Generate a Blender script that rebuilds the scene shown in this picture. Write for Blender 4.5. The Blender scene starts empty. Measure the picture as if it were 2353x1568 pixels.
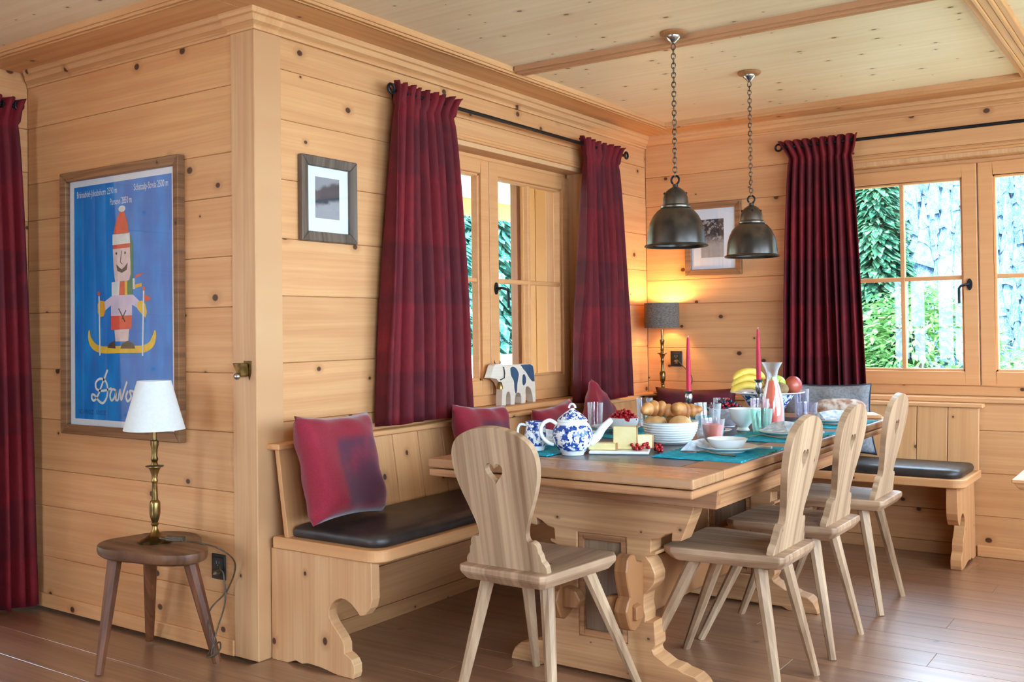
import bpy, bmesh, math, random
import numpy as np
from mathutils import Vector, Matrix
random.seed(7)
PI = math.pi
SC = bpy.context.scene
COL = SC.collection

# ------------------------------------------------------------------ camera
def make_camera():
    yaw, pitch, roll = math.radians(34.5321), math.radians(.9034), math.radians(.6947)
    fw = Vector((-math.sin(yaw)*math.cos(pitch), math.cos(yaw)*math.cos(pitch), math.sin(pitch)))
    rt = Vector((math.cos(yaw), math.sin(yaw), 0)); up = rt.cross(fw)
    c, s = math.cos(roll), math.sin(roll)
    r2, u2 = rt*c-up*s, rt*s+up*c
    cd = bpy.data.cameras.new('camera'); co = bpy.data.objects.new('camera', cd); COL.objects.link(co)
    M = Matrix((r2, u2, -fw)).transposed().to_4x4(); M.translation = Vector((2.7292, -5.3903, 1.15))
    co.matrix_world = M
    cd.sensor_width = 36; cd.lens = 2307.404/2353*36; cd.shift_y = -64.95/2353
    cd.clip_start = .05; cd.clip_end = 600
    SC.camera = co
make_camera()

# ------------------------------------------------------------------ world, sun, exposure
W = bpy.data.worlds.new('sky'); SC.world = W; W.use_nodes = True
bg = W.node_tree.nodes['Background']
bg.inputs[0].default_value = (.54, .77, 1.0, 1); bg.inputs[1].default_value = 12.5
sun_d = bpy.data.lights.new('sun', 'SUN'); sun_d.energy = 9.0; sun_d.angle = math.radians(1.5); sun_d.color = (1, .93, .82)
sun = bpy.data.objects.new('sun', sun_d); COL.objects.link(sun); sun.rotation_euler = (math.radians(32), 0, math.radians(-8))
SC.view_settings.view_transform = 'Standard'; SC.view_settings.look = 'None'
SC.view_settings.gamma = 1; SC.view_settings.use_curve_mapping = False; SC.view_settings.exposure = 0.86
cy = SC.cycles
cy.use_denoising = True; cy.use_adaptive_sampling = True; cy.adaptive_threshold = .12; cy.adaptive_min_samples = 16; cy.max_bounces = 6; cy.diffuse_bounces = 3; cy.glossy_bounces = 2
cy.transmission_bounces = 2; cy.transparent_max_bounces = 12; cy.sample_clamp_indirect = 6
cy.caustics_reflective = False; cy.caustics_refractive = False
XR, YB, XL = 3.75, -7.5, -1.4446      # right, back and left walls
YP = -3.0028                          # poster wall plane
ZC, ZF = 2.30, 2.275                  # ceiling field, frieze underside
def portal(name, loc, rot, sx, sy):   # sky portal in a window opening (gives no light of its own)
    l = bpy.data.lights.new(name, 'AREA'); l.shape = 'RECTANGLE'; l.size = sx; l.size_y = sy
    l.cycles.is_portal = True
    o = bpy.data.objects.new(name, l); COL.objects.link(o); o.location = loc; o.rotation_euler = rot
WIN_R = [(-3.0, -.42), (-6.5, -3.3)]; WIN_B = [(-.6, .5)]; DOOR_L = (-4.42, -3.20)
portal('portal_w1', (-.25, -1.475, 1.39), (0, -PI/2, 0), 1.22, 1.5)
portal('portal_w2', (1.805, .25, 1.39), (-PI/2, 0, 0), 1.5, 1.22)
for a, b in WIN_R: portal('portal_r', (XR+.2, (a+b)/2, 1.33), (0, PI/2, 0), 1.58, b-a)
for a, b in WIN_B: portal('portal_b', ((a+b)/2, YB-.2, 1.1), (PI/2, 0, 0), b-a, 2.0)
portal('portal_l2', (XL-.2, -5.6, 1.4), (0, -PI/2, 0), 1.32, 1.6)
portal('portal_l', (XL-.2, sum(DOOR_L)/2, 1.1), (0, -PI/2, 0), 2.0, 1.22)

# ------------------------------------------------------------------ mesh helpers
class MB:
    def __init__(s): s.v = []; s.f = []
    def add(s, vs, fs):
        n = len(s.v); s.v += [tuple(p) for p in vs]; s.f += [tuple(i+n for i in q) for q in fs]; return s
    def box(s, x0, x1, y0, y1, z0, z1):
        return s.add([(x, y, z) for z in (z0, z1) for y in (y0, y1) for x in (x0, x1)],
                     [(0,2,3,1), (4,5,7,6), (0,1,5,4), (2,6,7,3), (0,4,6,2), (1,3,7,5)])
    def lathe(s, prof, seg=32, c=(0,0,0), cap=True, closed=False):
        vs = []; fs = []; n = len(prof)
        for i in range(seg):
            a = 2*PI*i/seg
            for r, z in prof: vs.append((c[0]+r*math.cos(a), c[1]+r*math.sin(a), c[2]+z))
        for i in range(seg):
            j = (i+1) % seg
            for k in range(n-1 if not closed else n):
                k2 = (k+1) % n
                fs.append((i*n+k, j*n+k, j*n+k2, i*n+k2))
        if cap and not closed:
            if prof[0][0] > 1e-6: fs.append(tuple(i*n for i in range(seg))[::-1])
            if prof[-1][0] > 1e-6: fs.append(tuple(i*n+n-1 for i in range(seg)))
        return s.add(vs, fs)
    def tube(s, pts, r, seg=8, closed=False):
        pts = [Vector(p) for p in pts]; n = len(pts); rs = r if isinstance(r, (list, tuple)) else [r]*n
        vs = []; fs = []; prev = None
        for i, p in enumerate(pts):
            a = pts[(i-1) % n] if (i > 0 or closed) else p; b = pts[(i+1) % n] if (i < n-1 or closed) else p
            t = (b-a).normalized()
            if prev is None:
                u = t.cross(Vector((0,0,1)));  u = u if u.length > .05 else t.cross(Vector((1,0,0)))
            else: u = prev - t*prev.dot(t)
            u.normalize(); prev = u; w = t.cross(u)
            for k in range(seg):
                an = 2*PI*k/seg; vs.append(p+(u*math.cos(an)+w*math.sin(an))*rs[i])
        for i in range(n if closed else n-1):
            j = (i+1) % n
            for k in range(seg): fs.append((i*seg+k, i*seg+(k+1) % seg, j*seg+(k+1) % seg, j*seg+k))
        if not closed: fs += [tuple(range(seg))[::-1], tuple((n-1)*seg+k for k in range(seg))]
        return s.add(vs, fs)
    def ball(s, c, r, seg=12, rings=8, sc=(1,1,1)):
        prof = [(max(1e-7, r*math.sin(PI*i/rings)), -r*math.cos(PI*i/rings)) for i in range(rings+1)]
        b = MB().lathe(prof, seg, cap=False)
        return s.add([(c[0]+p[0]*sc[0], c[1]+p[1]*sc[1], c[2]+p[2]*sc[2]) for p in b.v], b.f)
    def prism(s, outer, plane, a, b, holes=()):
        """outline (2-D points) in plane 'xz','yz','xy' extruded from a to b along the third axis"""
        bm = bmesh.new(); es = []
        for lp in [outer]+list(holes):
            q = [bm.verts.new((p[0], p[1], 0)) for p in lp]
            es += [bm.edges.new((q[i], q[(i+1) % len(q)])) for i in range(len(q))]
        bmesh.ops.triangle_fill(bm, use_beauty=True, use_dissolve=False, edges=es)
        bm.verts.index_update(); tri = [[v.index for v in f.verts] for f in bm.faces]; vs2 = [(v.co.x, v.co.y) for v in bm.verts]
        loops = []; k = 0
        for lp in [outer]+list(holes): loops.append(list(range(k, k+len(lp)))); k += len(lp)
        bm.free(); n = len(vs2)
        def P(p, t): return {'xz': (p[0], t, p[1]), 'yz': (t, p[0], p[1]), 'xy': (p[0], p[1], t)}[plane]
        vs = [P(p, a) for p in vs2]+[P(p, b) for p in vs2]
        fs = [tuple(t) for t in tri]+[tuple(i+n for i in t[::-1]) for t in tri]
        for L in loops:
            for i in range(len(L)): p, q = L[i], L[(i+1) % len(L)]; fs.append((p, q, q+n, p+n))
        return s.add(vs, fs)
    def xf(s, M):
        s.v = [tuple(M @ Vector(p)) for p in s.v]; return s
def mesh(name, mb, bevel=0, smooth=None, seg=1):
    me = bpy.data.meshes.new(name); me.from_pydata(mb.v, [], mb.f)
    bm = bmesh.new(); bm.from_mesh(me)
    bmesh.ops.remove_doubles(bm, verts=bm.verts, dist=1e-6)
    bmesh.ops.recalc_face_normals(bm, faces=bm.faces)
    if bevel:
        bmesh.ops.dissolve_limit(bm, angle_limit=.01, verts=bm.verts, edges=bm.edges)
        es = [e for e in bm.edges if len(e.link_faces) == 2 and e.calc_face_angle(0) > .5]
        bmesh.ops.bevel(bm, geom=es, offset=bevel, segments=seg, profile=.5, affect='EDGES', clamp_overlap=True)
    bm.to_mesh(me); bm.free()
    if smooth is not None:
        me.shade_smooth(); me.set_sharp_from_angle(angle=math.radians(smooth))
    return me
def obj(name, mb, mat, parent=None, bevel=0, smooth=None, seg=1, loc=None, rot=None):
    me = mb if isinstance(mb, bpy.types.Mesh) else mesh(name, mb, bevel, smooth, seg)
    if not me.materials: me.materials.append(mat)
    o = bpy.data.objects.new(name, me); COL.objects.link(o)
    if parent: o.parent = parent
    if loc is not None: o.location = loc
    if rot is not None: o.rotation_euler = rot
    return o
def thing(name, label, cat, loc=(0,0,0), rotz=0, group=None):
    o = bpy.data.objects.new(name, None); COL.objects.link(o); o.empty_display_size = .05
    o.location = loc; o.rotation_euler = (0, 0, rotz); o['label'] = label; o['category'] = cat
    if group: o['group'] = group
    return o
def tag(o, label, cat, group=None, kind=None):
    o['label'] = label; o['category'] = cat
    if group: o['group'] = group
    if kind: o['kind'] = kind
    return o
def struct(name, mb, mat, label, cat, **kw):
    o = obj(name, mb, mat, **kw); o['kind'] = 'structure'; o['label'] = label; o['category'] = cat; return o
def copy_tree(o, parent=None, **kw):
    c = o.copy(); COL.objects.link(c); c.parent = parent
    for k, v in kw.items():
        if k == 'loc': c.location = v
        elif k == 'rotz': c.rotation_euler = (0, 0, v)
        else: c[k] = v
    for ch in list(o.children): copy_tree(ch, c)
    return c

# ------------------------------------------------------------------ materials
def srgb(*c):
    return tuple(((x/255)/12.92 if x/255 <= .04045 else ((x/255+.055)/1.055)**2.4) for x in c)+(1,)
class NT:
    def __init__(s, name):
        m = bpy.data.materials.new(name); m.use_nodes = True; s.m = m; s.t = m.node_tree; s.n = s.t.nodes
        s.b = s.n['Principled BSDF']; s.out = s.n['Material Output']
    def new(s, typ, **kw):
        n = s.n.new(typ)
        for k, v in kw.items(): setattr(n, k, v)
        return n
    def set(s, sock, v):
        if hasattr(v, 'node'): s.t.links.new(v, sock)
        else: sock.default_value = v
    def math(s, op, a, b=0.0, c=None, clamp=False):
        n = s.new('ShaderNodeMath', operation=op, use_clamp=clamp); s.set(n.inputs[0], a); s.set(n.inputs[1], b)
        if c is not None: s.set(n.inputs[2], c)
        return n.outputs[0]
    def comb(s, x, y, z=0.0):
        n = s.new('ShaderNodeCombineXYZ')
        for i, v in enumerate((x, y, z)): s.set(n.inputs[i], v)
        return n.outputs[0]
    def noise(s, vec, scale=1.0, detail=2.0, rough=.5, dim='3D'):
        n = s.new('ShaderNodeTexNoise', noise_dimensions=dim)
        if vec is not None: s.set(n.inputs['Vector'], vec)
        n.inputs['Scale'].default_value = scale; n.inputs['Detail'].default_value = detail; n.inputs['Roughness'].default_value = rough
        return n.outputs[0]
    def ramp(s, v, a, b, lo=0.0, hi=1.0):
        n = s.new('ShaderNodeMapRange', clamp=True, interpolation_type='SMOOTHSTEP')
        s.set(n.inputs[0], v); s.set(n.inputs[1], a); s.set(n.inputs[2], b); s.set(n.inputs[3], lo); s.set(n.inputs[4], hi)
        return n.outputs[0]
    def mix(s, f, a, b, mode='MIX'):
        n = s.new('ShaderNodeMix', data_type='RGBA', blend_type=mode)
        s.set(n.inputs[0], f); s.set(n.inputs[6], a); s.set(n.inputs[7], b); return n.outputs[2]
    def obj(s):
        tc = s.new('ShaderNodeTexCoord'); sp = s.new('ShaderNodeSeparateXYZ'); s.t.links.new(tc.outputs['Object'], sp.inputs[0])
        return tc.outputs['Object'], sp.outputs
    def rnd(s): return s.new('ShaderNodeObjectInfo').outputs['Random']
    def bump(s, h, st, d=.01):
        n = s.new('ShaderNodeBump'); n.inputs['Strength'].default_value = st; n.inputs['Distance'].default_value = d
        s.set(n.inputs['Height'], h); s.t.links.new(n.outputs[0], s.b.inputs['Normal'])
    def fin(s, col, rough=.5, metal=0.0, spec=.5, **kw):
        s.set(s.b.inputs['Base Color'], col); s.set(s.b.inputs['Roughness'], rough); s.b.inputs['Metallic'].default_value = metal
        s.b.inputs['Specular IOR Level'].default_value = spec
        for k, v in kw.items(): s.set(s.b.inputs[k], v)
        return s.m
def wood(name, light, dark, knot, along=0, across=2, ks=3.6, kr=.046, kthr=.3, rough=.5, gs=1.0, streak=.48, bump=0, tone=.14, spec=.4, ring=1.0):
    N = NT(name); _, xyz = N.obj(); r = N.rnd()
    a = N.math('MULTIPLY_ADD', r, 31.7, xyz[along]); c = N.math('MULTIPLY_ADD', r, 17.3, xyz[across])
    n1 = N.noise(N.comb(N.math('MULTIPLY', a, 1.1*gs), N.math('MULTIPLY', c, 6*gs), r), 1, 2)
    vk = N.new('ShaderNodeTexVoronoi', voronoi_dimensions='2D', feature='F1'); vk.inputs['Scale'].default_value = 1
    N.set(vk.inputs['Vector'], N.comb(N.math('MULTIPLY', a, ks), N.math('MULTIPLY', c, ks*1.25)))
    sc = N.new('ShaderNodeSeparateColor'); N.t.links.new(vk.outputs['Color'], sc.inputs[0])
    gate = N.math('GREATER_THAN', sc.outputs[0], kthr)
    rad = N.math('MULTIPLY_ADD', sc.outputs[1], kr*1.1, kr*.35)
    d = N.math('DIVIDE', vk.outputs['Distance'], rad)
    halo = N.math('MULTIPLY', N.ramp(d, .8, 3.2, 1, 0), gate)
    c2 = N.math('ADD', c, N.math('MULTIPLY', N.math('SUBTRACT', n1, .5), .04*ring))
    c2 = N.math('MULTIPLY_ADD', halo, .012, c2)
    n2 = N.noise(N.comb(N.math('MULTIPLY', a, 2.2*gs), N.math('MULTIPLY', c2, 110*gs)), 1, 3, .6)
    n3 = N.noise(N.comb(N.math('MULTIPLY', a, .7*gs), N.math('MULTIPLY', c2, 26*gs)), 1, 2)
    n4 = N.noise(N.comb(N.math('MULTIPLY', a, 1.6), N.math('MULTIPLY', c, 4)), 1, 2)
    g = N.math('ADD', N.math('MULTIPLY', N.ramp(n2, .3, .72), .45), N.math('MULTIPLY', N.ramp(n3, .35, .68), .55))
    col = N.mix(N.math('MULTIPLY', g, streak), light, dark)
    col = N.mix(N.ramp(n4, .45, .8, 0, .28), col, dark)
    col = N.mix(N.math('MULTIPLY', halo, .35), col, tuple(x*.55+y*.45 for x, y in zip(dark, knot)))
    col = N.mix(N.math('MULTIPLY', N.ramp(d, .7, 1.15, 1, 0), gate), col, knot)
    t = N.math('MULTIPLY_ADD', r, -tone, 1.0+tone*.35)
    col = N.mix(1.0, col, N.comb(t, t, t), 'MULTIPLY')
    if bump: N.bump(n2, bump, .004)
    return N.fin(col, N.math('MULTIPLY_ADD', g, .12, rough-.05), 0, spec)
def plain(name, c1, c2=None, scale=20, rough=.5, metal=0.0, spec=.5, bump=0, **kw):
    N = NT(name); v, _ = N.obj(); c2 = c2 or tuple(x*.82 for x in c1[:3])+(1,)
    n = N.noise(v, scale, 3); col = N.mix(N.ramp(n, .35, .65), c1, c2)
    if bump: N.bump(n, bump, .005)
    return N.fin(col, rough, metal, spec, **kw)
def glassy(name, tint=(1,1,1,1), ior=1.45, edge=0.0, gloss=(1,1,1,1), extra=1.0):
    N = NT(name); N.n.remove(N.b)
    tr = N.new('ShaderNodeBsdfTransparent'); tr.inputs[0].default_value = tint
    gl = N.new('ShaderNodeBsdfGlossy'); gl.inputs[0].default_value = gloss; gl.inputs['Roughness'].default_value = .01
    fr = N.new('ShaderNodeLayerWeight'); fr.inputs[0].default_value = .5
    f0 = ((ior-1)/(ior+1))**2
    f = N.math('MULTIPLY_ADD', N.math('POWER', fr.outputs[1], 5), (1-f0)*extra, f0*extra, clamp=True)
    mx = N.new('ShaderNodeMixShader'); N.set(mx.inputs[0], f); N.t.links.new(tr.outputs[0], mx.inputs[1]); N.t.links.new(gl.outputs[0], mx.inputs[2])
    last = mx.outputs[0]
    if edge:
        lw = N.new('ShaderNodeLayerWeight'); lw.inputs[0].default_value = .35
        df = N.new('ShaderNodeBsdfDiffuse'); df.inputs[0].default_value = tuple(min(1, x*.9) for x in tint[:3])+(1,)
        m2 = N.new('ShaderNodeMixShader'); N.set(m2.inputs[0], N.math('MULTIPLY', lw.outputs[1], edge))
        N.t.links.new(last, m2.inputs[1]); N.t.links.new(df.outputs[0], m2.inputs[2]); last = m2.outputs[0]
    N.t.links.new(last, N.out.inputs[0]); return N.m

PL, PD, PK = srgb(220, 160, 106), srgb(186, 112, 62), srgb(84, 46, 26)
MAT = {}
MAT['pineX'] = wood('pine_boards_x', PL, PD, PK, 0, 2)
MAT['pineY'] = wood('pine_boards_y', PL, PD, PK, 1, 2)
MAT['pineZ'] = wood('pine_boards_z', srgb(224, 172, 122), PD, PK, 2, 0, kthr=.6)
MAT['pineZy'] = wood('pine_backrest_boards', PL, PD, PK, 2, 1, kthr=.35, ks=4.2)
MAT['pineZx'] = wood('pine_backrest_boards_x', PL, PD, PK, 2, 0, kthr=.35, ks=4.2)
MAT['trimX'] = wood('pine_trim_x', srgb(220, 164, 112), PD, PK, 0, 1, kthr=.72, kr=.035)
MAT['trimY'] = wood('pine_trim_y', srgb(220, 164, 112), PD, PK, 1, 0, kthr=.72, kr=.035)
MAT['ceil'] = wood('pale_ceiling_boards', srgb(236, 214, 184), srgb(214, 178, 138), srgb(128, 88, 60), 0, 1, ks=6.5, kr=.055, kthr=.5, tone=.05, streak=.4)
MAT['darkstrip'] = wood('brown_ceiling_strip', srgb(196, 140, 98), srgb(168, 108, 70), PK, 0, 1, kthr=.75, kr=.03)
MAT['floor'] = wood('oak_floor_planks', srgb(160, 112, 80), srgb(112, 70, 46), srgb(70, 44, 30), 0, 1, ks=2.2, kr=.03, kthr=.55, rough=.34, streak=.8, tone=.25, spec=.7)
MAT['floor'].node_tree.nodes['Principled BSDF'].inputs['Coat Weight'].default_value = .9
MAT['floor'].node_tree.nodes['Principled BSDF'].inputs['Coat Roughness'].default_value = .3
MAT['winX'] = wood('window_larch_x', srgb(220, 154, 98), srgb(196, 122, 68), PK, 0, 2, kthr=.97, streak=.35)
MAT['chair'] = wood('weathered_chair_pine', srgb(202, 164, 128), srgb(126, 88, 60), srgb(96, 62, 40), 2, 0, ks=5, kr=.03, kthr=.8, gs=.55, streak=.95, bump=.35, tone=.08)
MAT['chairY'] = wood('weathered_chair_seat', srgb(188, 148, 114), srgb(122, 84, 60), srgb(96, 62, 40), 1, 0, ks=5, kr=.03, kthr=.8, gs=.55, streak=.9, bump=.3, tone=.08)
MAT['tableX'] = wood('old_table_wood_x', srgb(196, 138, 92), srgb(128, 78, 48), srgb(80, 48, 34), 0, 2, ks=5, kr=.04, kthr=.6, streak=.9, rough=.42)
MAT['tableY'] = wood('old_table_wood_y', srgb(196, 138, 92), srgb(128, 78, 48), srgb(80, 48, 34), 1, 2, ks=5, kr=.04, kthr=.6, streak=.9, rough=.38)
MAT['tableTop'] = wood('old_table_top', srgb(192, 140, 98), srgb(134, 88, 58), srgb(80, 48, 34), 0, 1, ks=4, kr=.03, kthr=.8, streak=.8, rough=.3)
MAT['trestle'] = wood('wormy_trestle_pine', srgb(204, 150, 102), srgb(150, 96, 60), srgb(84, 52, 36), 0, 2, ks=9, kr=.045, kthr=.4, streak=.8)
MAT['brown'] = wood('brown_rail_wood', srgb(176, 116, 70), srgb(124, 74, 40), srgb(60, 34, 22), 2, 0, kthr=.8, streak=.8)
MAT['frameO'] = wood('poster_frame_wood', srgb(160, 112, 74), srgb(104, 66, 40), srgb(60, 36, 24), 0, 2, ks=8, kthr=.5, streak=1, gs=1.5)
MAT['frameG'] = wood('grey_frame_wood', srgb(120, 98, 82), srgb(70, 54, 44), srgb(44, 34, 28), 2, 1, kthr=.9, streak=1, gs=1.5)
MAT['stool'] = wood('old_stool_wood', srgb(126, 82, 54), srgb(72, 43, 27), srgb(48, 30, 20), 0, 1, ks=6, kthr=.5, streak=.95, rough=.4)
MAT['stoolleg'] = wood('old_stool_leg_wood', srgb(134, 78, 46), srgb(78, 43, 26), srgb(48, 30, 20), 2, 0, ks=9, kthr=.5, streak=.95, rough=.45)
MAT['white'] = plain('white_glazed_ceramic', srgb(236, 234, 230), srgb(226, 224, 222), 6, .25)
MAT['black'] = plain('blackened_iron', srgb(34, 34, 38), srgb(22, 22, 24), 60, .45, .6)
MAT['blackp'] = plain('black_plastic', srgb(38, 36, 34), srgb(28, 27, 26), 40, .4)
MAT['brass'] = plain('aged_brass', srgb(150, 118, 68), srgb(96, 74, 42), 30, .32, .95)
MAT['steel'] = plain('brushed_steel', srgb(188, 186, 184), srgb(160, 158, 156), 40, .25, 1)
MAT['pendant'] = plain('aged_pendant_metal', srgb(104, 92, 80), srgb(66, 60, 56), 9, .3, .85)
MAT['chain'] = plain('dull_chain_metal', srgb(120, 100, 84), srgb(70, 58, 50), 70, .4, .8)
MAT['leather'] = plain('dark_brown_leather', srgb(58, 47, 42), srgb(42, 33, 30), 14, .42, bump=.1)
MAT['slate'] = plain('dark_slate_inlay', srgb(88, 78, 74), srgb(70, 62, 60), 9, .3)
MAT['teal'] = plain('teal_placemat_cloth', srgb(10, 166, 186), srgb(6, 138, 160), 40, .7)
MAT['linen'] = plain('grey_linen', srgb(150, 146, 146), srgb(128, 124, 126), 90, .9)
MAT['navy'] = plain('navy_piping', srgb(40, 46, 66), None, 30, .8)
MAT['paper'] = plain('white_print_paper', srgb(236, 236, 238), srgb(230, 230, 233), 3, .6)
MAT['pane'] = glassy('window_glass', (1, 1, 1, 1), 1.4, 0, extra=.8)
MAT['picglass'] = glassy('picture_glass', (1, 1, 1, 1), 1.5, extra=1.4)
MAT['clear'] = glassy('clear_drinking_glass', (.96, .97, .98, 1), 1.5, .45, extra=1.2)
# ================================================================== room shell
def wall_with_holes(name, plane, u0, u1, z0, z1, t0, t1, holes, mat, label):
    """backing wall as one mesh: panels round rectangular openings (u along the wall)"""
    mb = MB(); us = sorted({u0, u1, *[h[0] for h in holes], *[h[1] for h in holes]})
    def bx(a, b, c, d):
        if plane == 'x': mb.box(t0, t1, a, b, c, d)
        else: mb.box(a, b, t0, t1, c, d)
    for a, b in zip(us, us[1:]):
        h = [q for q in holes if q[0] <= a+1e-6 and q[1] >= b-1e-6]
        if not h: bx(a, b, z0, z1)
        else:
            if h[0][2] > z0: bx(a, b, z0, h[0][2])
            if h[0][3] < z1: bx(a, b, h[0][3], z1)
    return struct(name, mb, mat, label, 'wall')
def planks(wall, plane, u0, u1, zs, face, back, holes, mat):
    for z0, z1 in zip(zs, zs[1:]):
        segs = [(u0, u1, z0, z1)]
        for h in holes:
            out = []
            for a, b, c, d in segs:
                if d <= h[2]+1e-4 or c >= h[3]-1e-4: out.append((a, b, c, d)); continue
                if a < h[0]: out.append((a, h[0], c, d))
                if b > h[1]: out.append((h[1], b, c, d))
                if c < h[2]-.004: out.append((max(a, h[0]), min(b, h[1]), c, h[2]))
                if d > h[3]+.004: out.append((max(a, h[0]), min(b, h[1]), h[3], d))
            segs = out
        for a, b, c, d in segs:
            mb = MB(); p = random.uniform(0, .0012)
            if plane == 'x': mb.box(min(face-p, back), max(face-p, back), a, b, c+.0006, d-.0006)
            else: mb.box(a, b, min(face-p, back), max(face-p, back), c+.0006, d-.0006)
            obj('plank', mb, mat, wall, bevel=.0022)
H1 = (-2.23, -.72, .782, 2.0); H2 = (1.05, 2.56, .782, 2.0)
G1 = (-2.23, -.72, .7561, 2.0); G2 = (1.05, 2.56, .7561, 2.0)   # wall openings, sill included
shell = plain('plain_wall_core', srgb(200, 160, 115), srgb(186, 146, 100), 5, .7)
wW = wall_with_holes('wall_window', 'x', -2.95, .25, 0, 2.45, -.25, -.018, [G1], shell, 'pine boarded wall behind the bench, with the smaller curtained window')
planks(wW, 'x', -2.89, 0, [0, .21, .43, .62, .824, 1.036, 1.278, 1.486, 1.70, 1.917, 2.1, 2.29], 0, -.018, [G1], MAT['pineY'])
wE = wall_with_holes('wall_end', 'y', 0, XR+.25, 0, 2.45, .018, .25, [G2], shell, 'far pine boarded end wall with the wide right-hand window')
planks(wE, 'y', 0, XR, [0, .2, .41, .62, .83, 1.025, 1.284, 1.424, 1.679, 1.863, 2.037, 2.29], 0, .018, [G2], MAT['pineX'])
wP = wall_with_holes('wall_poster', 'y', XL-.25, -.02, 0, 2.45, YP+.018, YP+.2, [], shell, 'pine boarded wall carrying the blue poster')
planks(wP, 'y', XL, -.118, [0, .212, .425, .578, .791, 1.003, 1.24, 1.422, 1.638, 1.796, 2.037, 2.29], YP, YP+.018, [], MAT['pineX'])
HL = (DOOR_L[0], DOOR_L[1], .04, 2.06); HL2 = (-6.4, -4.8, .74, 2.06)  # second opening is an unseen addition that brightens the poster wall
wL = wall_with_holes('wall_left', 'x', YB-.25, YP+.02, 0, 2.45, XL-.25, XL-.018, [HL, HL2], shell, 'pine boarded left wall behind the floor-length red curtain')
planks(wL, 'x', YB, YP, [0, .212, .425, .62, .824, 1.036, 1.24, 1.45, 1.638, 1.85, 2.037, 2.29], XL, XL-.018, [HL, HL2], MAT['pineY'])
HR = [(a, b, .54, 2.12) for a, b in WIN_R]; HB = [(a, b, .06, 2.1) for a, b in WIN_B]
wR = wall_with_holes('wall_right', 'x', YB-.25, .25, 0, 2.45, XR, XR+.25, HR, MAT['pineY'], 'right-hand wall with wide windows, outside the view')
wB = wall_with_holes('wall_back', 'y', XL-.25, XR+.25, 0, 2.45, YB-.25, YB, HB, MAT['pineX'], 'back wall with a glazed door, behind the viewer')

# floor of wide boards running along x
fl = struct('floor', MB().box(XL-.25, XR+.25, YB-.25, .25, -.12, -.012), MAT['floor'], 'brown oiled floor of wide wooden boards', 'floor')
obj('floor_board', MB().box(XL, XR, YB, -4.72, -.0115, 0), MAT['floor'], fl)
y = -4.72; ws = [.16, .155, .17, .15, .165, .16]; k = 0
while y < -.02:
    w = ws[k % 6]; y1 = min(y+w, 0)
    if abs(y1+3.262) < .06: y1 = -3.262
    if abs(y1+3.108) < .06: y1 = -3.108
    xs = [XL if y1 <= YP+.01 else -.0]; x = xs[0]+random.uniform(.5, 2.2)
    while x < XR-.5: xs.append(x); x += random.uniform(1.3, 2.6)
    xs.append(XR)
    for a, b in zip(xs, xs[1:]):
        obj('floor_board', MB().box(a+.0004, b-.0004, y+.0006, y1-.0006, -.0115, 0), MAT['floor'], fl, bevel=.0009)
    y = y1; k += 1

# ceiling: pale fields, frieze boards along the walls, dividing strips
ce = struct('ceiling', MB().box(XL-.25, XR+.25, YB-.25, .25, 2.34, 2.5), MAT['ceil'], 'pale knotty wooden ceiling in panels', 'ceiling')
for a, b, c, d in [(.15, 2.1, -1.72, -.15), (.15, 2.1, -3.2, -1.72), (2.1, XR, -3.2, -.15), (XL, XR, YB, -3.2)]:
    obj('ceiling_panel', MB().box(a, b, c, d, ZC, 2.34), MAT['ceil'], ce)
for a, b, c, d, m in [(0, .2, -3.2, 0, 'trimY'), (.2, XR, -.2, 0, 'trimX'), (XL, 0, -3.2, YP, 'trimX')]:
    obj('frieze_board', MB().box(a, b, c, d, ZF, 2.335), MAT[m], ce, bevel=.003)
def strip(x0, x1, y0, y1, mat, ax):
    mb = MB(); w = (y1-y0) if ax == 'x' else (x1-x0)
    for f0, f1, dz in ((0, .22, .012), (.22, .36, .02), (.36, .64, .016), (.64, .78, .02), (.78, 1, .012)):
        if ax == 'x': mb.box(x0, x1, y0+w*f0, y0+w*f1, ZC-dz-.01, ZC+.005)
        else: mb.box(x0+w*f0, x0+w*f1, y0, y1, ZC-dz-.01, ZC+.005)
    return obj('ceiling_moulding', mb, MAT[mat], ce, bevel=.003)
strip(.26, XR, -1.765, -1.675, 'darkstrip', 'x'); strip(2.06, 2.17, -1.675, -.26, 'trimY', 'y'); strip(2.06, 2.17, -3.2, -1.765, 'trimY', 'y')
strip(.2, .255, -3.255, -.2, 'trimY', 'y'); strip(.255, XR, -.255, -.2, 'trimX', 'x'); strip(XL, .2, -3.255, -3.2, 'trimX', 'x')

# crown mouldings (profile: offset from wall, height)
CP = [(0, 2.212), (.010, 2.212), (.013, 2.219), (.010, 2.226), (.014, 2.229), (.030, 2.236), (.036, 2.248), (.036, 2.255), (.046, 2.258), (.052, 2.268), (.052, 2.278), (0, 2.278)]
def crown(name, pts, mat, label):
    """pts: list of (point, outward offset direction) mitre stations along the run"""
    n = len(CP); vs = []; fs = []
    for (px, py), (dx, dy) in pts:
        for o, z in CP: vs.append((px+dx*o, py+dy*o, z))
    for i in range(len(pts)-1):
        for k in range(n): fs.append((i*n+k, i*n+(k+1) % n, (i+1)*n+(k+1) % n, (i+1)*n+k))
    fs += [tuple(range(n)), tuple((len(pts)-1)*n+k for k in range(n))]
    return struct(name, MB().add(vs, fs), MAT[mat], label, 'crown moulding')
crown('trim_2', [((.006, -2.885), (1, 0)), ((.001, 0), (1, -1))], 'trimY', 'crown moulding above the smaller window')
crown('trim_3', [((0, 0), (1, -1)), ((XR, 0), (1, -1))], 'trimX', 'crown moulding above the wide right-hand window')
crown('trim_4', [((XL, YP), (1, -1)), ((-.12, YP-.001), (0, -1))], 'trimX', 'crown moulding above the blue poster')
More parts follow.
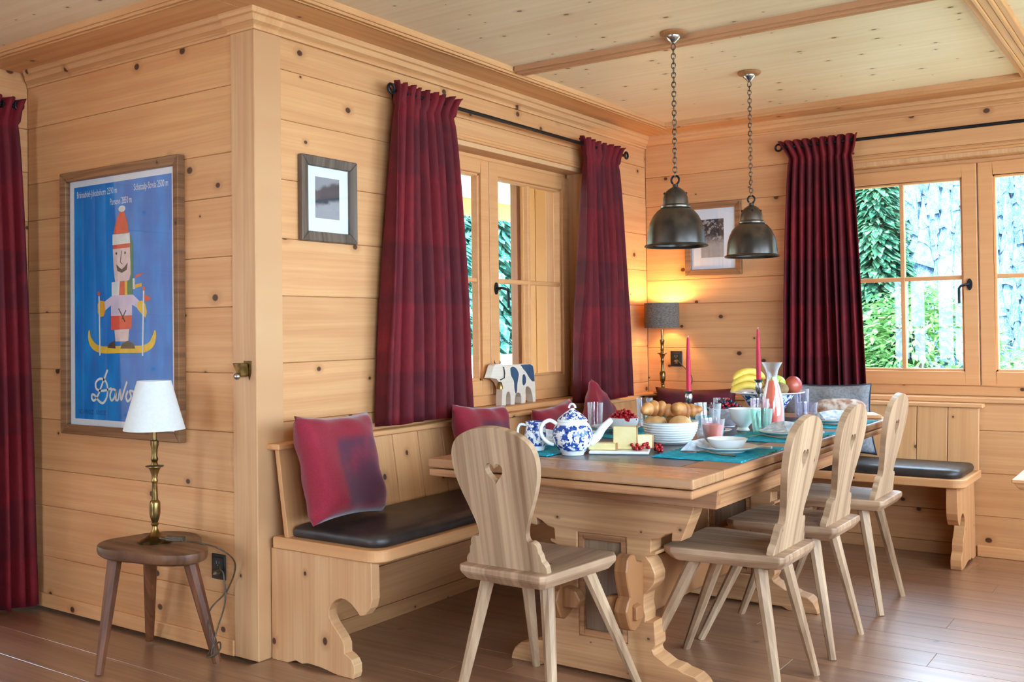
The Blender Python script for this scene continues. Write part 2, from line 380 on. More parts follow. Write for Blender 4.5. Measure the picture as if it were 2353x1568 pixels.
crown('trim_5', [((-.122, YP-.006), (0, -1)), ((.006, YP-.006), (1, -1)), ((.006, -2.883), (1, 0))], 'trimX', 'crown moulding wrapping round the top of the corner post')
struct('trim_1', MB().box(-.12, .006, YP-.006, -2.884, 0, 2.25), MAT['pineZ'], 'square pine corner post between the poster wall and the bench', 'post', bevel=.003)
obj('post_core', MB().box(-.25, -.02, YP+.03, -2.9, 0, 2.4), shell, bpy.data.objects['trim_1'])
struct('baseboard_poster', MB().box(XL, -.12, YP-.012, YP, 0, .057), MAT['pineX'], 'low baseboard below the poster', 'baseboard', bevel=.003)
struct('baseboard_end', MB().box(1.79, XR, -.012, 0, 0, .055), MAT['pineX'], 'low baseboard on the end wall right of the bench', 'baseboard', bevel=.003)
struct('baseboard_left', MB().box(XL, XL+.012, -5.6, DOOR_L[0], 0, .057), MAT['pineY'], 'low baseboard of the left wall', 'baseboard', bevel=.003)

# windows ---------------------------------------------------------------
def window(name, frame, u0, u1, z0, z1, depth, label, handle_side):
    """casement pair in local coords: u along, d outward (negative = into the room), z up; frame(u,d,z)->world"""
    root = bpy.data.objects.new(name, None); COL.objects.link(root); root['kind'] = 'structure'; root['label'] = label; root['category'] = 'window'
    def bx(mb, a, b, c, d, e, f):
        q = [frame(x, y_, z) for z in (e, f) for y_ in (c, d) for x in (a, b)]
        return mb.add(q, [(0,2,3,1), (4,5,7,6), (0,1,5,4), (2,6,7,3), (0,4,6,2), (1,3,7,5)])
    WM = MAT['winX']
    # reveal lining + outer frame
    mb = MB()
    bx(mb, u0, u0+.018, 0, .24, z0, z1); bx(mb, u1-.018, u1, 0, .24, z0, z1); bx(mb, u0, u1, 0, .24, z1-.022, z1)
    obj('window_lining', mb, MAT['pineZ'], root, bevel=.002)
    mb = MB()
    bx(mb, u0+.018, u1-.018, .1, .17, z0, z0+.052); bx(mb, u0+.018, u1-.018, .1, .17, z1-.05, z1-.02)
    bx(mb, u0+.018, u0+.035, .1, .17, z0, z1-.02); bx(mb, u1-.035, u1-.018, .1, .17, z0, z1-.02)
    obj('window_frame', mb, WM, root, bevel=.003)
    mb = MB(); bx(mb, u0-.35, u1+.3, -.022, .1, z0-.026, z0); obj('window_sill', mb, MAT['pineX'] if abs(frame(1,0,0)[0]-frame(0,0,0)[0]) > .5 else MAT['pineY'], root, bevel=.004)
    mb = MB(); bx(mb, u0-.02, u1+.02, -.014, .004, z1, z1+.013); bx(mb, u0-.02, u1+.02, -.006, .004, z1+.013, z1+.03); obj('lintel_moulding', mb, WM, root, bevel=.003)
    mb = MB(); bx(mb, u0-.02, u1+.02, .17, .26, z0-.03, z0+.03); obj('outer_sill', mb, MAT['steel'], root, bevel=.003)
    um = (u0+u1)/2
    for si, (a, b) in enumerate(((u0+.02, um-.0025), (um+.0025, u1-.02))):
        zb, zt = z0+.052, z1-.042; st = .068; stb = .072
        mb = MB(); D0, D1 = .088, .145
        bx(mb, a, a+st, D0, D1, zb, zt); bx(mb, b-st, b, D0, D1, zb, zt)
        bx(mb, a+st, b-st, D0, D1, zb, zb+stb); bx(mb, a+st, b-st, D0, D1, zt-st, zt)
        sash = obj('sash', mb, WM, root, bevel=.004)
        g0, g1, gz0, gz1 = a+st, b-st, zb+stb, zt-st
        mb = MB()
        for (p, q, r_, s_) in ((g0, g0+.012, gz0, gz1), (g1-.012, g1, gz0, gz1), (g0, g1, gz0, gz0+.012), (g0, g1, gz1-.012, gz1)):
            bx(mb, p, q, D0+.012, D1-.005, r_, s_)
        obj('glazing_bead', mb, WM, sash, bevel=.003)
        gm, zm = (g0+g1)/2, gz0+(gz1-gz0)*.485
        mb = MB(); bx(mb, gm-.011, gm+.011, .106, .136, gz0, gz1); bx(mb, g0, g1, .107, .135, zm-.011, zm+.011)
        obj('glazing_bar', mb, WM, sash, bevel=.003)
        for p, q in ((g0, gm-.011), (gm+.011, g1)):
            for r_, s_ in ((gz0, zm-.011), (zm+.011, gz1)):
                mb = MB(); bx(mb, p, q, .119, .123, r_, s_); obj('pane', mb, MAT['pane'], sash)
    # handle on the sash chosen, hinges on the outer stile
    hu = um + (.042 if handle_side > 0 else -.042); sg = 1 if handle_side > 0 else -1
    mb = MB()
    pl = [(hu+.013*math.cos(t), 1.345+.028*math.sin(t)*(1.0 if abs(math.sin(t)) < .9 else 1.05)) for t in [2*PI*i/20 for i in range(20)]]
    n = len(pl); mb.add([frame(x, .0875, z) for x, z in pl]+[frame(x, .080, z) for x, z in pl], [tuple(range(n)), tuple(range(n, 2*n))]+[(i, (i+1) % n, n+(i+1) % n, n+i) for i in range(n)])
    hp = obj('handle_plate', mb, MAT['black'], root)
    path = [frame(hu, .08, 1.345), frame(hu, .05, 1.345), frame(hu+sg*.012, .042, 1.343), frame(hu+sg*.034, .042, 1.337), frame(hu+sg*.042, .042, 1.325), frame(hu+sg*.042, .042, 1.25)]
    obj('handle', MB().tube(path, .0065, 8), MAT['black'], hp, smooth=40)
    for zz in (z0+.13, z1-.16):
        for hu2 in (u0+.012, u1-.012):
            mb = MB(); mb.tube([frame(hu2, .085, zz-.03), frame(hu2, .085, zz+.03)], .006, 8); obj('hinge', mb, MAT['steel'], root, smooth=40)
    return root
window('window_1', lambda u, d, z: (-d, u, z), *H1, .24, 'smaller two-sash window with glazing bars above the bench corner', 1)
window('window_2', lambda u, d, z: (u, d, z), *H2, .24, 'wide two-sash window in the end wall, looking onto trees', -1)
def glazed_door(name, frame, u0, u1, z0, z1, label, bars):
    root = bpy.data.objects.new(name, None); COL.objects.link(root); root['kind'] = 'structure'; root['label'] = label; root['category'] = 'glazed door'
    def bx(mb, a, b, c, d, e, f):
        q = [frame(x, y_, z) for z in (e, f) for y_ in (c, d) for x in (a, b)]
        return mb.add(q, [(0,2,3,1), (4,5,7,6), (0,1,5,4), (2,6,7,3), (0,4,6,2), (1,3,7,5)])
    mb = MB()
    for a, b, e, f in ((u0, u0+.03, z0, z1), (u1-.03, u1, z0, z1), (u0, u1, z1-.03, z1), (u0, u1, z0, z0+.02)): bx(mb, a, b, .02, .24, e, f)
    obj('door_frame', mb, MAT['winX'], root, bevel=.003)
    n = 2; w = (u1-u0-.06)/n
    for i in range(n):
        a, b = u0+.03+i*w+.002, u0+.03+(i+1)*w-.002; s = .075; mb = MB()
        for p, q, e, f in ((a, a+s, z0+.02, z1-.03), (b-s, b, z0+.02, z1-.03), (a+s, b-s, z0+.02, z0+.14), (a+s, b-s, z1-.03-s, z1-.03)): bx(mb, p, q, .09, .145, e, f)
        lf = obj('door_leaf', mb, MAT['winX'], root, bevel=.003)
        mb = MB()
        for zz in bars: bx(mb, a+s, b-s, .105, .135, zz-.011, zz+.011)
        bx(mb, (a+b)/2-.011, (a+b)/2+.011, .105, .135, z0+.14, z1-.03-s)
        obj('glazing_bar', mb, MAT['winX'], lf, bevel=.002)
        mb = MB(); bx(mb, a+s, b-s, .118, .122, z0+.14, z1-.03-s); obj('pane', mb, MAT['pane'], lf)
    return root
glazed_door('door_1', lambda u, d, z: (XL-d, u, z), HL[0], HL[1], HL[2], HL[3], 'glazed double door behind the floor-length red curtain', (.72, 1.38))
glazed_door('window_5', lambda u, d, z: (XL-d, u, z), *HL2, 'added window in the left wall beyond the glazed door, brightening the poster wall', (1.4,))
for i, h in enumerate(HR): glazed_door('window_%d' % (3+i), lambda u, d, z: (XR+d, u, z), *h, 'wide window in the right-hand wall, %s the viewer' % ('ahead of', 'beside')[i], (1.45,))
for i, h in enumerate(HB): glazed_door('door_%d' % (2+i), lambda u, d, z: (u, YB-d, z), *h, 'tall glazed double door in the back wall, behind the viewer', (1.1,))
# ================================================================== corner bench
bench = thing('corner_bench', 'built-in L-shaped pine corner bench with planked backrest and carved ends', 'bench')
# scrolled end panel of the window side (x,z outline)
EP = [(.012, 0), (.012, .39), (.485, .393), (.487, .272), (.478, .243), (.455, .218), (.432, .212), (.42, .226), (.393, .247), (.368, .257), (.347, .258),
      (.322, .248), (.303, .232), (.293, .211), (.293, .19), (.304, .172), (.33, .146), (.35, .126), (.361, .108), (.362, .078), (.378, .072), (.394, .062), (.405, .045), (.406, .018), (.40, 0),
      (.33, 0), (.25, .012), (.19, .015), (.16, .008), (.13, .014), (.09, 0)]
obj('end_panel', MB().prism(EP, 'xz', -2.955, -2.915), MAT['pineZ'], bench, bevel=.002)
EE = [(-p[0]*.88-.005, p[1]) for p in EP]
obj('end_panel', MB().prism(EE, 'yz', 1.735, 1.785), MAT['pineZy'], bench, bevel=.002)
def rr(x0, x1, y0, y1, r, corner):    # rectangle with one rounded corner ('++','+-')
    pts = [(x0, y0), (x1, y0), (x1, y1), (x0, y1)]; out = []
    idx = {'+-': 1, '++': 2, '--': 0, '-+': 3}[corner]
    for i, p in enumerate(pts):
        if i != idx: out.append(p); continue
        cx = p[0]-r if corner[0] == '+' else p[0]+r; cyy = p[1]-r if corner[1] == '+' else p[1]+r
        st = {'+-': -PI/2, '++': 0, '-+': PI/2, '--': PI}[corner]
        for k in range(9): a = st+PI/2*k/8; out.append((cx+r*math.cos(a), cyy+r*math.sin(a)))
    return out
obj('seat_board', MB().prism(rr(.03, .525, -2.965, -.46, .06, '+-'), 'xy', .392, .432), MAT['pineY'], bench, bevel=.004)
obj('seat_board', MB().prism(rr(.03, 1.82, -.46, -.03, .06, '+-'), 'xy', .392, .432), MAT['pineX'], bench, bevel=.004)
# boxed front set back under the seats
for z0, z1 in ((.0, .06), (.062, .22), (.222, .39)):
    obj('riser_plank', MB().box(.03, .045, -2.915, -.02, z0, z1), MAT['pineY'], bench, bevel=.002)
    obj('riser_plank', MB().box(.06, 1.735, -.045, -.03, z0, z1), MAT['pineX'], bench, bevel=.002)
# leaning backrest boards
def lean_board(u0, u1, axis):
    top, bot, t = .052, .098, .02; z0, z1 = .432, .734
    if axis == 'y': v = [(x, u, z) for u in (u0, u1) for x, z in ((bot-t, z0), (bot, z0), (top, z1), (top-t, z1))]
    else: v = [(u, -x, z) for u in (u0, u1) for x, z in ((bot-t, z0), (bot, z0), (top, z1), (top-t, z1))]
    return MB().add(v, [(0,1,2,3), (4,5,6,7), (0,1,5,4), (1,2,6,5), (2,3,7,6), (3,0,4,7)])
y = -2.955; i = 0
while y < -.12:
    y1 = min(y+.151+(.006 if i % 3 else -.008), -.1); obj('backrest_plank', lean_board(y+.0015, y1-.0015, 'y'), MAT['pineZy'], bench, bevel=.002); y = y1; i += 1
x = .1; xs = [.1, .25, .40, .535, .68, .82, .965, 1.11, 1.25, 1.39, 1.53, 1.676, 1.82]
for a, b in zip(xs, xs[1:]): obj('backrest_plank', lean_board(a+.0015, b-.0015, 'x'), MAT['pineZx'], bench, bevel=.002)
obj('backrest_cap', MB().box(.001, .066, -2.965, -.066, .734, .755), MAT['pineY'], bench, bevel=.004)
obj('backrest_cap', MB().box(.001, 1.838, -.066, -.001, .734, .755), MAT['pineX'], bench, bevel=.004)
# little corner shelf the lamp stands on
obj('corner_shelf', MB().prism([(.004, -.30), (.30, -.004), (.004, -.004)], 'xy', .755, .765), MAT['pineX'], bench, bevel=.002)
def pad(outline, z0, z1):
    """stuffed pad: outline inset in rings to a domed top"""
    cx = sum(p[0] for p in outline)/len(outline); cyy = sum(p[1] for p in outline)/len(outline)
    def inset(d):
        out = []
        n = len(outline)
        for i in range(n):
            p0, p, p2 = Vector(outline[i-1]), Vector(outline[i]), Vector(outline[(i+1) % n])
            e1, e2 = (p-p0).normalized(), (p2-p).normalized(); nn = Vector((-e1.y, e1.x))+Vector((-e2.y, e2.x))
            nn = nn/(1+max(-.6, e1.dot(e2))); out.append(p+nn*d)
        return out
    rings = [(.006, z0), (0, z0+.008), (0, z1-.020), (.006, z1-.008), (.02, z1-.001), (.05, z1+.003)]
    mb = MB(); n = len(outline); vs = []
    for d, z in rings: vs += [(p.x, p.y, z) for p in inset(d)]
    fs = [(r*n+i, r*n+(i+1) % n, (r+1)*n+(i+1) % n, (r+1)*n+i) for r in range(len(rings)-1) for i in range(n)]
    fs += [tuple(range(n))[::-1], tuple((len(rings)-1)*n+i for i in range(n))]
    return mb.add(vs, fs)
o = obj('bench_pad', pad(rr(.105, .50, -2.935, -.47, .06, '+-'), .433, .475), MAT['leather'], smooth=50); tag(o, 'long dark brown leather seat pad below the smaller window', 'seat pad')
o = obj('bench_pad', pad(rr(.105, 1.80, -.445, -.105, .07, '+-'), .433, .475), MAT['leather'], smooth=50); tag(o, 'glossy dark leather seat pad below the wide window', 'seat pad')

# ================================================================== chairs
def arc(cx, cz, r, a0, a1, n): return [(cx+r*math.cos(math.radians(a0+(a1-a0)*i/n)), cz+r*math.sin(math.radians(a0+(a1-a0)*i/n))) for i in range(n+1)]
BH = [(0, .143), (.018, .143), (.03, .136), (.036, .128), (.055, .126), (.062, .119), (.078, .119), (.088, .112), (.093, .101), (.090, .090), (.10, .084), (.12, .085), (.147, .094), (.19, .112), (.235, .132), (.28, .146), (.32, .151), (.35, .149), (.378, .138), (.398, .118), (.413, .090), (.424, .055), (.429, .024)]
back_out = [(w, h) for h, w in BH]+[(0, .43)]+[(-w, h) for h, w in reversed(BH)]
heart = []
for i in range(28):
    t = 2*PI*i/28
    heart.append((.0019*16*math.sin(t)**3, .295+.0023*(13*math.cos(t)-5*math.cos(2*t)-2*math.cos(3*t)-math.cos(4*t))))
# smooth the outline once (Chaikin) without touching the base corners
def chaikin(p, keep):
    out = []
    n = len(p)
    for i in range(n):
        a, b = Vector(p[i]), Vector(p[(i+1) % n])
        if i in keep or (i+1) % n in keep: out.append(tuple(a)) if i in keep else out.extend([tuple(a*.75+b*.25), tuple(a*.25+b*.75)]); continue
        out += [tuple(a*.75+b*.25), tuple(a*.25+b*.75)]
    return out
back_s = chaikin(back_out, {0, len(back_out)-1})
def make_chair(label):
    t = thing('wooden_chair', label, 'chair', group='board-backed wooden chairs round the table')
    top = [(-.155, -.005), (-.14, -.02), (.14, -.02), (.155, -.005), (.19, .34), (.165, .375), (-.165, .375), (-.19, .34)]
    n = len(top); mb = MB(); vs = []
    for sc_, z in ((.90, .404), (.985, .424), (1, .43), (1, .443), (.988, .447)):
        vs += [(p[0]*sc_, .17+(p[1]-.17)*sc_, z) for p in top]
    fs = [(r*n+i, r*n+(i+1) % n, (r+1)*n+(i+1) % n, (r+1)*n+i) for r in range(4) for i in range(n)]+[tuple(range(n))[::-1], tuple(4*n+i for i in range(n))]
    obj('seat', mb.add(vs, fs), MAT['chairY'], t, bevel=.002)
    mb = MB().prism(back_s, 'xz', -.011, .011, [heart])
    mb.xf(Matrix.Translation((0, .03, .446)) @ Matrix.Rotation(math.radians(11), 4, 'X'))
    obj('backrest', mb, MAT['chair'], t, bevel=.0025)
    for yy in (.075, .29):
        obj('batten', MB().prism([(-.12, .404), (-.10, .392), (-.05, .386), (.05, .386), (.10, .392), (.12, .404)], 'xz', yy-.028, yy+.028), MAT['chairY'], t, bevel=.002)
    for (ax, ay, fx, fy) in ((-.105, .075, -.172, -.005), (.105, .075, .172, -.005), (-.115, .29, -.197, .47), (.115, .29, .197, .47)):
        mb = MB().tube([(ax, ay, .40), (ax+(fx-ax)*.5, ay+(fy-ay)*.5, .2), (fx, fy, 0)], [.0225, .0185, .0135], 8)
        obj('leg', mb, MAT['chair'], t)
    return t
c0 = make_chair('wooden chair with heart cut-out standing at the near head of the table')
c0.location = (1.03, -2.985, 0)
for yc, lb in ((-2.272, 'wooden chair nearest the viewer on the long side of the table'), (-1.752, 'middle one of the three wooden chairs on the long side of the table'), (-1.125, 'farthest wooden chair on the long side, in front of the end bench')):
    copy_tree(c0, loc=(1.655, yc, 0), rotz=PI/2, label=lb)

# ================================================================== dining table
TX0, TX1, TY0, TY1, TZ = .66, 1.585, -2.875, -.73, .735
table = thing('dining_table', 'long rustic pull-out dining table with slate inlay and carved trestles', 'table', (1.1225, -1.8, 0))
def tb(mb): return mb.xf(Matrix.Translation((-1.1225, 1.8, 0)))
cx_ = 1.1225
# top: wooden border round a slate field
bw, bf = .14, .215
for (a, b, c, d, m) in ((TX0, TX1, TY0, TY0+bf, 'tableTop'), (TX0, TX1, TY1-bf, TY1, 'tableTop'), (TX0, TX0+bw, TY0+bf, TY1-bf, 'tableY'), (TX1-bw, TX1, TY0+bf, TY1-bf, 'tableY')):
    obj('top_border', tb(MB().box(a, b, c, d, .706, TZ)), MAT[m], table, bevel=.006, seg=2)
obj('slate_inlay', tb(MB().box(TX0+bw, TX1-bw, TY0+bf, TY1-bf, .71, TZ-.0008)), MAT['slate'], table)
obj('extension_leaf', tb(MB().box(TX0+.004, TX1-.004, TY0+.002, -1.806, .679, .703)), MAT['tableX'], table, bevel=.005, seg=2)
obj('extension_leaf', tb(MB().box(TX0+.004, TX1-.004, -1.802, TY1-.002, .679, .703)), MAT['tableX'], table, bevel=.005, seg=2)
# apron: sloping boards
def apron(side):
    z0, z1 = .60, .676
    if side in 'lr':
        s = 1 if side == 'r' else -1; xo, xi = cx_+s*.405, cx_+s*.375
        return MB().prism([(xi, z1), (xo, z1), (xo, .645), (xo-s*.01, .638), (xo-s*.008, z0), (xi, z0)], 'xz', -2.56, -1.05)
    yo = -2.565 if side == 'f' else -1.045; yi = yo+(.03 if side == 'f' else -.03)
    return MB().prism([(cx_-.405, z1), (cx_+.405, z1), (cx_+.395, z0), (cx_-.395, z0)], 'xz', yo, yi)
for s in 'lrfb': obj('apron', tb(apron(s)), MAT['tableY' if s in 'lr' else 'tableX'], table, bevel=.002)
for yb in (-2.35, -1.3):
    obj('leaf_bearer', tb(MB().box(cx_-.37, cx_+.37, yb, yb+.06, .64, .678)), MAT['tableX'], table)
MAT['panelw'] = wood('greyed_panel_wood', srgb(168, 134, 104), srgb(112, 82, 60), srgb(70, 48, 36), 2, 0, ks=9, kr=.04, kthr=.5, streak=.9)
# trestle outline (half, dx from centre, z) mirrored
HX = 1.085
half = [(.335, .60), (.325, .565), (.288, .478), (.252, .474), (.255, .50), (.232, .492), (.208, .476), (.183, .472), (.180, .432), (.200, .436), (.197, .424), (.165, .415), (.182, .395), (.196, .362), (.193, .335), (.178, .315),
        (.158, .295), (.153, .262), (.160, .225), (.158, .208), (.190, .212), (.192, .17), (.194, .137), (.182, .122), (.188, .108), (.235, .082), (.268, .078), (.285, .07), (.325, .062), (.348, .045), (.362, .02), (.366, 0), (.24, 0), (.22, .012), (.06, .012)]
prof = [(HX+a, z) for a, z in half]+[(HX-a, z) for a, z in reversed(half)]
pan = [(HX-.092, .125), (HX+.092, .125), (HX+.092, .468), (HX-.092, .468)]
for yb in (-2.5, -1.42):
    tr = obj('trestle', tb(MB().prism(prof, 'xz', yb, yb+.075, [pan])), MAT['trestle'], table, bevel=.003)
    mb = MB()
    for a, b, c, d in ((HX-.092, HX-.072, .125, .468), (HX+.072, HX+.092, .125, .468), (HX-.072, HX+.072, .125, .147), (HX-.072, HX+.072, .446, .468)): mb.box(a, b, yb+.004, yb+.06, c, d)
    obj('panel_moulding', tb(mb), MAT['tableX'], tr, bevel=.004)
    obj('panel', tb(MB().box(HX-.074, HX+.074, yb+.02, yb+.05, .14, .452)), MAT['panelw'], tr)
# side rails running through the trestles, scrolled ends held by wedges
RZ = [(-2.60, .225), (-2.615, .262), (-2.60, .29), (-2.585, .30), (-2.60, .34), (-2.61, .385), (-2.60, .425), (-2.575, .435), (-2.55, .43), (-2.54, .41), (-2.51, .40), (-1.33, .40), (-1.33, .22), (-2.5, .22), (-2.53, .20), (-2.56, .19), (-2.585, .20)]
for s in (-1, 1):
    xr = HX+s*.128
    obj('rail', tb(MB().prism(RZ, 'yz', xr-.024, xr+.024)), MAT['brown'], table, bevel=.004)
    obj('wedge', tb(MB().prism([(xr-.075, .235), (xr+.04, .228), (xr+.04, .27), (xr-.03, .30), (xr-.07, .292), (xr-.088, .262)] if s > 0 else [(xr+.075, .235), (xr-.04, .228), (xr-.04, .27), (xr+.03, .30), (xr+.07, .292), (xr+.088, .262)], 'xz', -2.575, -2.535)), MAT['brown'], table, bevel=.004)

# sideboard corner at the right picture edge
sb = thing('side_table', 'corner of a pale wooden side table at the right picture edge', 'table', (2.405, -1.0, 0))
top = [(-.28, -.22), (.28, -.22), (.28, .22), (-.28, .22)]
vs = []
for sc_, z in ((.9, .52), (.94, .53), (.97, .545), (1, .548), (1, .56)): vs += [(p[0]-(1-sc_)*.28*(1 if p[0] < 0 else -1)*-1, p[1]*sc_, z) for p in top]
fs = [(r*4+i, r*4+(i+1) % 4, (r+1)*4+(i+1) % 4, (r+1)*4+i) for r in range(4) for i in range(4)]+[(3, 2, 1, 0), (16, 17, 18, 19)]
obj('tabletop', MB().add(vs, fs), MAT['pineX'], sb, bevel=.002)
for px in (-.2, .2):
    for py in (-.15, .15): obj('leg', MB().box(px-.02, px+.02, py-.02, py+.02, 0, .52), MAT['pineZ'], sb, bevel=.003)
obj('apron', MB().box(-.2, .2, -.15, .15, .46, .52), MAT['pineX'], sb, bevel=.002)

# ================================================================== three-legged stool
st = thing('milking_stool', 'old dark three-legged wooden stool with rounded slab top', 'stool', (-.31, -3.2, 0))
ou = []
for i in range(36):
    a = 2*PI*i/36
    r = .205+.03*math.cos(3*a+.6)+.012*math.cos(2*a+1)
    ou.append((r*1.06*math.cos(a)+.02, r*.80*math.sin(a)))
n = 36; vs = []
for sc_, z in ((.90, .375), (.975, .384), (1, .40), (.99, .414), (.95, .419)): vs += [(p[0]*sc_, p[1]*sc_, z) for p in ou]
fs = [(r*n+i, r*n+(i+1) % n, (r+1)*n+(i+1) % n, (r+1)*n+i) for r in range(4) for i in range(n)]+[tuple(range(n))[::-1], tuple(4*n+i for i in range(n))]
obj('seat', MB().add(vs, fs), MAT['stool'], st, smooth=40)
for (ax, ay, fx, fy) in ((-.10, -.085, -.045, -.187), (-.12, .07, -.235, .147), (.12, .05, .19, .115)):
    obj('leg', MB().tube([(ax, ay, .38), ((ax+fx)/2, (ay+fy)/2, .19), (fx, fy, 0)], [.026, .021, .015], 8), MAT['stoolleg'], st)
# ================================================================== curtains and rods
def curtain_mat():
    N = NT('dark_red_plaid_curtain'); tc = N.new('ShaderNodeTexCoord'); sp = N.new('ShaderNodeSeparateXYZ'); N.t.links.new(tc.outputs['UV'], sp.inputs[0])
    u, v = sp.outputs[0], sp.outputs[1]
    def band(x, per, off, w): return N.ramp(N.math('ABSOLUTE', N.math('SUBTRACT', N.math('FRACT', N.math('MULTIPLY_ADD', x, 1/per, off)), .5)), w, w+.03)
    bu, bv = band(u, .44, .1, .24), band(v, .52, .35, .25)
    nz = N.noise(tc.outputs['UV'], 7, 3); nf = N.noise(N.comb(N.math('MULTIPLY', u, 260), N.math('MULTIPLY', v, 30)), 1, 2)
    col = N.mix(N.math('MULTIPLY', bv, .5), srgb(116, 15, 22), srgb(76, 14, 22))
    col = N.mix(N.math('MULTIPLY', bu, .4), col, srgb(58, 11, 19))
    col = N.mix(N.ramp(nz, .5, .75, 0, .4), col, srgb(150, 26, 30)); col = N.mix(N.ramp(nf, .4, .7, 0, .3), col, srgb(56, 11, 20))
    N.bump(nf, .15, .003)
    m = N.fin(col, .75, 0, .3, **{'Sheen Weight': .12, 'Sheen Roughness': .4}); N.b.inputs['Sheen Tint'].default_value = srgb(190, 120, 170)
    return m
MAT['curtain'] = curtain_mat()
def curtain(name, label, frame, top, pinch, bottom, zt, zp, zb, folds, seed, flare=0):
    """top/pinch/bottom: (u0,u1) spans; frame(u,d,z)->world, d = distance from the wall"""
    rnd = random.Random(seed); nu, nv = folds*12+1, 46; vs = []; uv = []
    ph = [rnd.uniform(-.5, .5) for _ in range(folds+2)]; am = [rnd.uniform(.7, 1.2) for _ in range(folds+2)]
    def lerp(a, b, t): return a+(b-a)*t
    for j in range(nv):
        if j < 8: t = j/8; z = lerp(zt, zp, t); span = [lerp(top[i], pinch[i], t**.8) for i in (0, 1)]; amp = lerp(.030, .016, t)
        else:
            t = (j-8)/(nv-9); z = lerp(zp, zb, t); e = t**.55*.55+t*.45
            span = [lerp(pinch[i], bottom[i], e) for i in (0, 1)]; amp = lerp(.016, .044, min(1, t*1.6)**.7)
        for i in range(nu):
            s = i/(nu-1); f = s*folds; k = int(min(f, folds-1)); a = lerp(am[k], am[k+1], f-k); p = lerp(ph[k], ph[k+1], f-k)*min(1, t*1.2 if j >= 8 else .15)
            if j < 8: w = math.cos(2*PI*f*1.0)*.7+.5*math.cos(4*PI*f+1)   # tight gathers of the heading
            else: w = math.cos(2*PI*(f+p*.45)); w = math.copysign(abs(w)**.8, w)
            d = .075+amp*a*w+.004*math.sin(9*s+5*t)
            uu = lerp(span[0], span[1], s)+.010*math.sin(2*PI*f+1.2)*a*min(1, .3+t)
            zz = z+(.006*math.sin(2*PI*f) if j == 0 else 0)+(.006*math.cos(2*PI*f)+flare*s*.03 if j == nv-1 else 0)
            vs.append(frame(uu, d, zz)); uv.append((s*(folds*.125), zz))
    fs = [(j*nu+i, j*nu+i+1, (j+1)*nu+i+1, (j+1)*nu+i) for j in range(nv-1) for i in range(nu-1)]
    me = bpy.data.meshes.new(name); me.from_pydata([tuple(v) for v in vs], [], fs)
    ul = me.uv_layers.new(name='UVMap'); lv = [0]*len(me.loops); me.loops.foreach_get('vertex_index', lv)
    ul.data.foreach_set('uv', [c for i in lv for c in uv[i]])
    me.shade_smooth(); me.materials.append(MAT['curtain'])
    o = bpy.data.objects.new(name, me); COL.objects.link(o)
    sm = o.modifiers.new('cloth_thickness', 'SOLIDIFY'); sm.thickness = .003
    return tag(o, label, 'curtain', 'dark red curtains')
fW = lambda u, d, z: (d, u, z); fE = lambda u, d, z: (u, -d, z); fL = lambda u, d, z: (XL+d, u, z)
curtain('curtain', 'dark red curtain left of the smaller window, nearest the framed grey photograph', fW, (-2.355, -1.945), (-2.345, -1.99), (-2.455, -1.885), 2.148, 2.055, .775, 8, 1)
curtain('curtain', 'narrow dark red curtain between the smaller window and the room corner', fW, (-.90, -.46), (-.85, -.515), (-.945, -.436), 2.146, 2.04, .765, 7, 2)
curtain('curtain', 'dark red curtain left of the wide window, behind the fruit bowl', fE, (.845, 1.27), (.90, 1.238), (.85, 1.292), 2.145, 2.035, .775, 9, 3, 1)
curtain('curtain', 'floor-length dark red curtain cut off by the left picture edge', fL, (-3.40, -3.07), (-3.38, -3.10), (-3.43, -3.03), 2.146, 2.03, .008, 6, 4)
def rod(label, frame, u0, u1, br):
    t = thing('curtain_rod', label, 'curtain rod', frame((u0+u1)/2, .075, 2.112), group='black iron curtain rods')
    o = Vector(t.location); F = lambda u, d, z: tuple(Vector(frame(u, d, z))-o)
    obj('rod', MB().tube([F(u0, .075, 2.112), F(u1, .075, 2.112)], .0085, 10), MAT['black'], t, smooth=40)
    for u, s in ((u0, -1), (u1, 1)):
        mb = MB().tube([F(u+s*.02+.018*math.cos(a), .075, 2.116+.018*math.sin(a)) for a in [2*PI*i/14 for i in range(14)]], .006, 8, closed=True)
        obj('finial', mb, MAT['black'], t, smooth=40)
    for u in br:
        mb = MB().tube([F(u, .0, 2.112), F(u, .062, 2.112)], .006, 8).tube([F(u, .075+.014*math.cos(a), 2.112+.014*math.sin(a)) for a in [2*PI*i/12 for i in range(12)]], .004, 6, closed=True)
        mb.lathe([(.0, 0), (.018, 0), (.018, .005), (0, .005)], 12)
        n = 12*4; q = mb.v[-n:]; mb.v[-n:] = [F(u+p[0], p[2]+.0005, 2.112+p[1]) for p in q]
        obj('bracket', mb, MAT['black'], t, smooth=40)
rod('black iron curtain rod above the smaller window', fW, -2.345, -.40, (-2.26, -.46))
rod('black iron curtain rod above the wide window', fE, .865, 2.75, (.985, 2.68))
rod('black iron curtain rod of the floor-length curtain at the left edge', fL, -4.85, -3.105, (-4.78, -3.16))

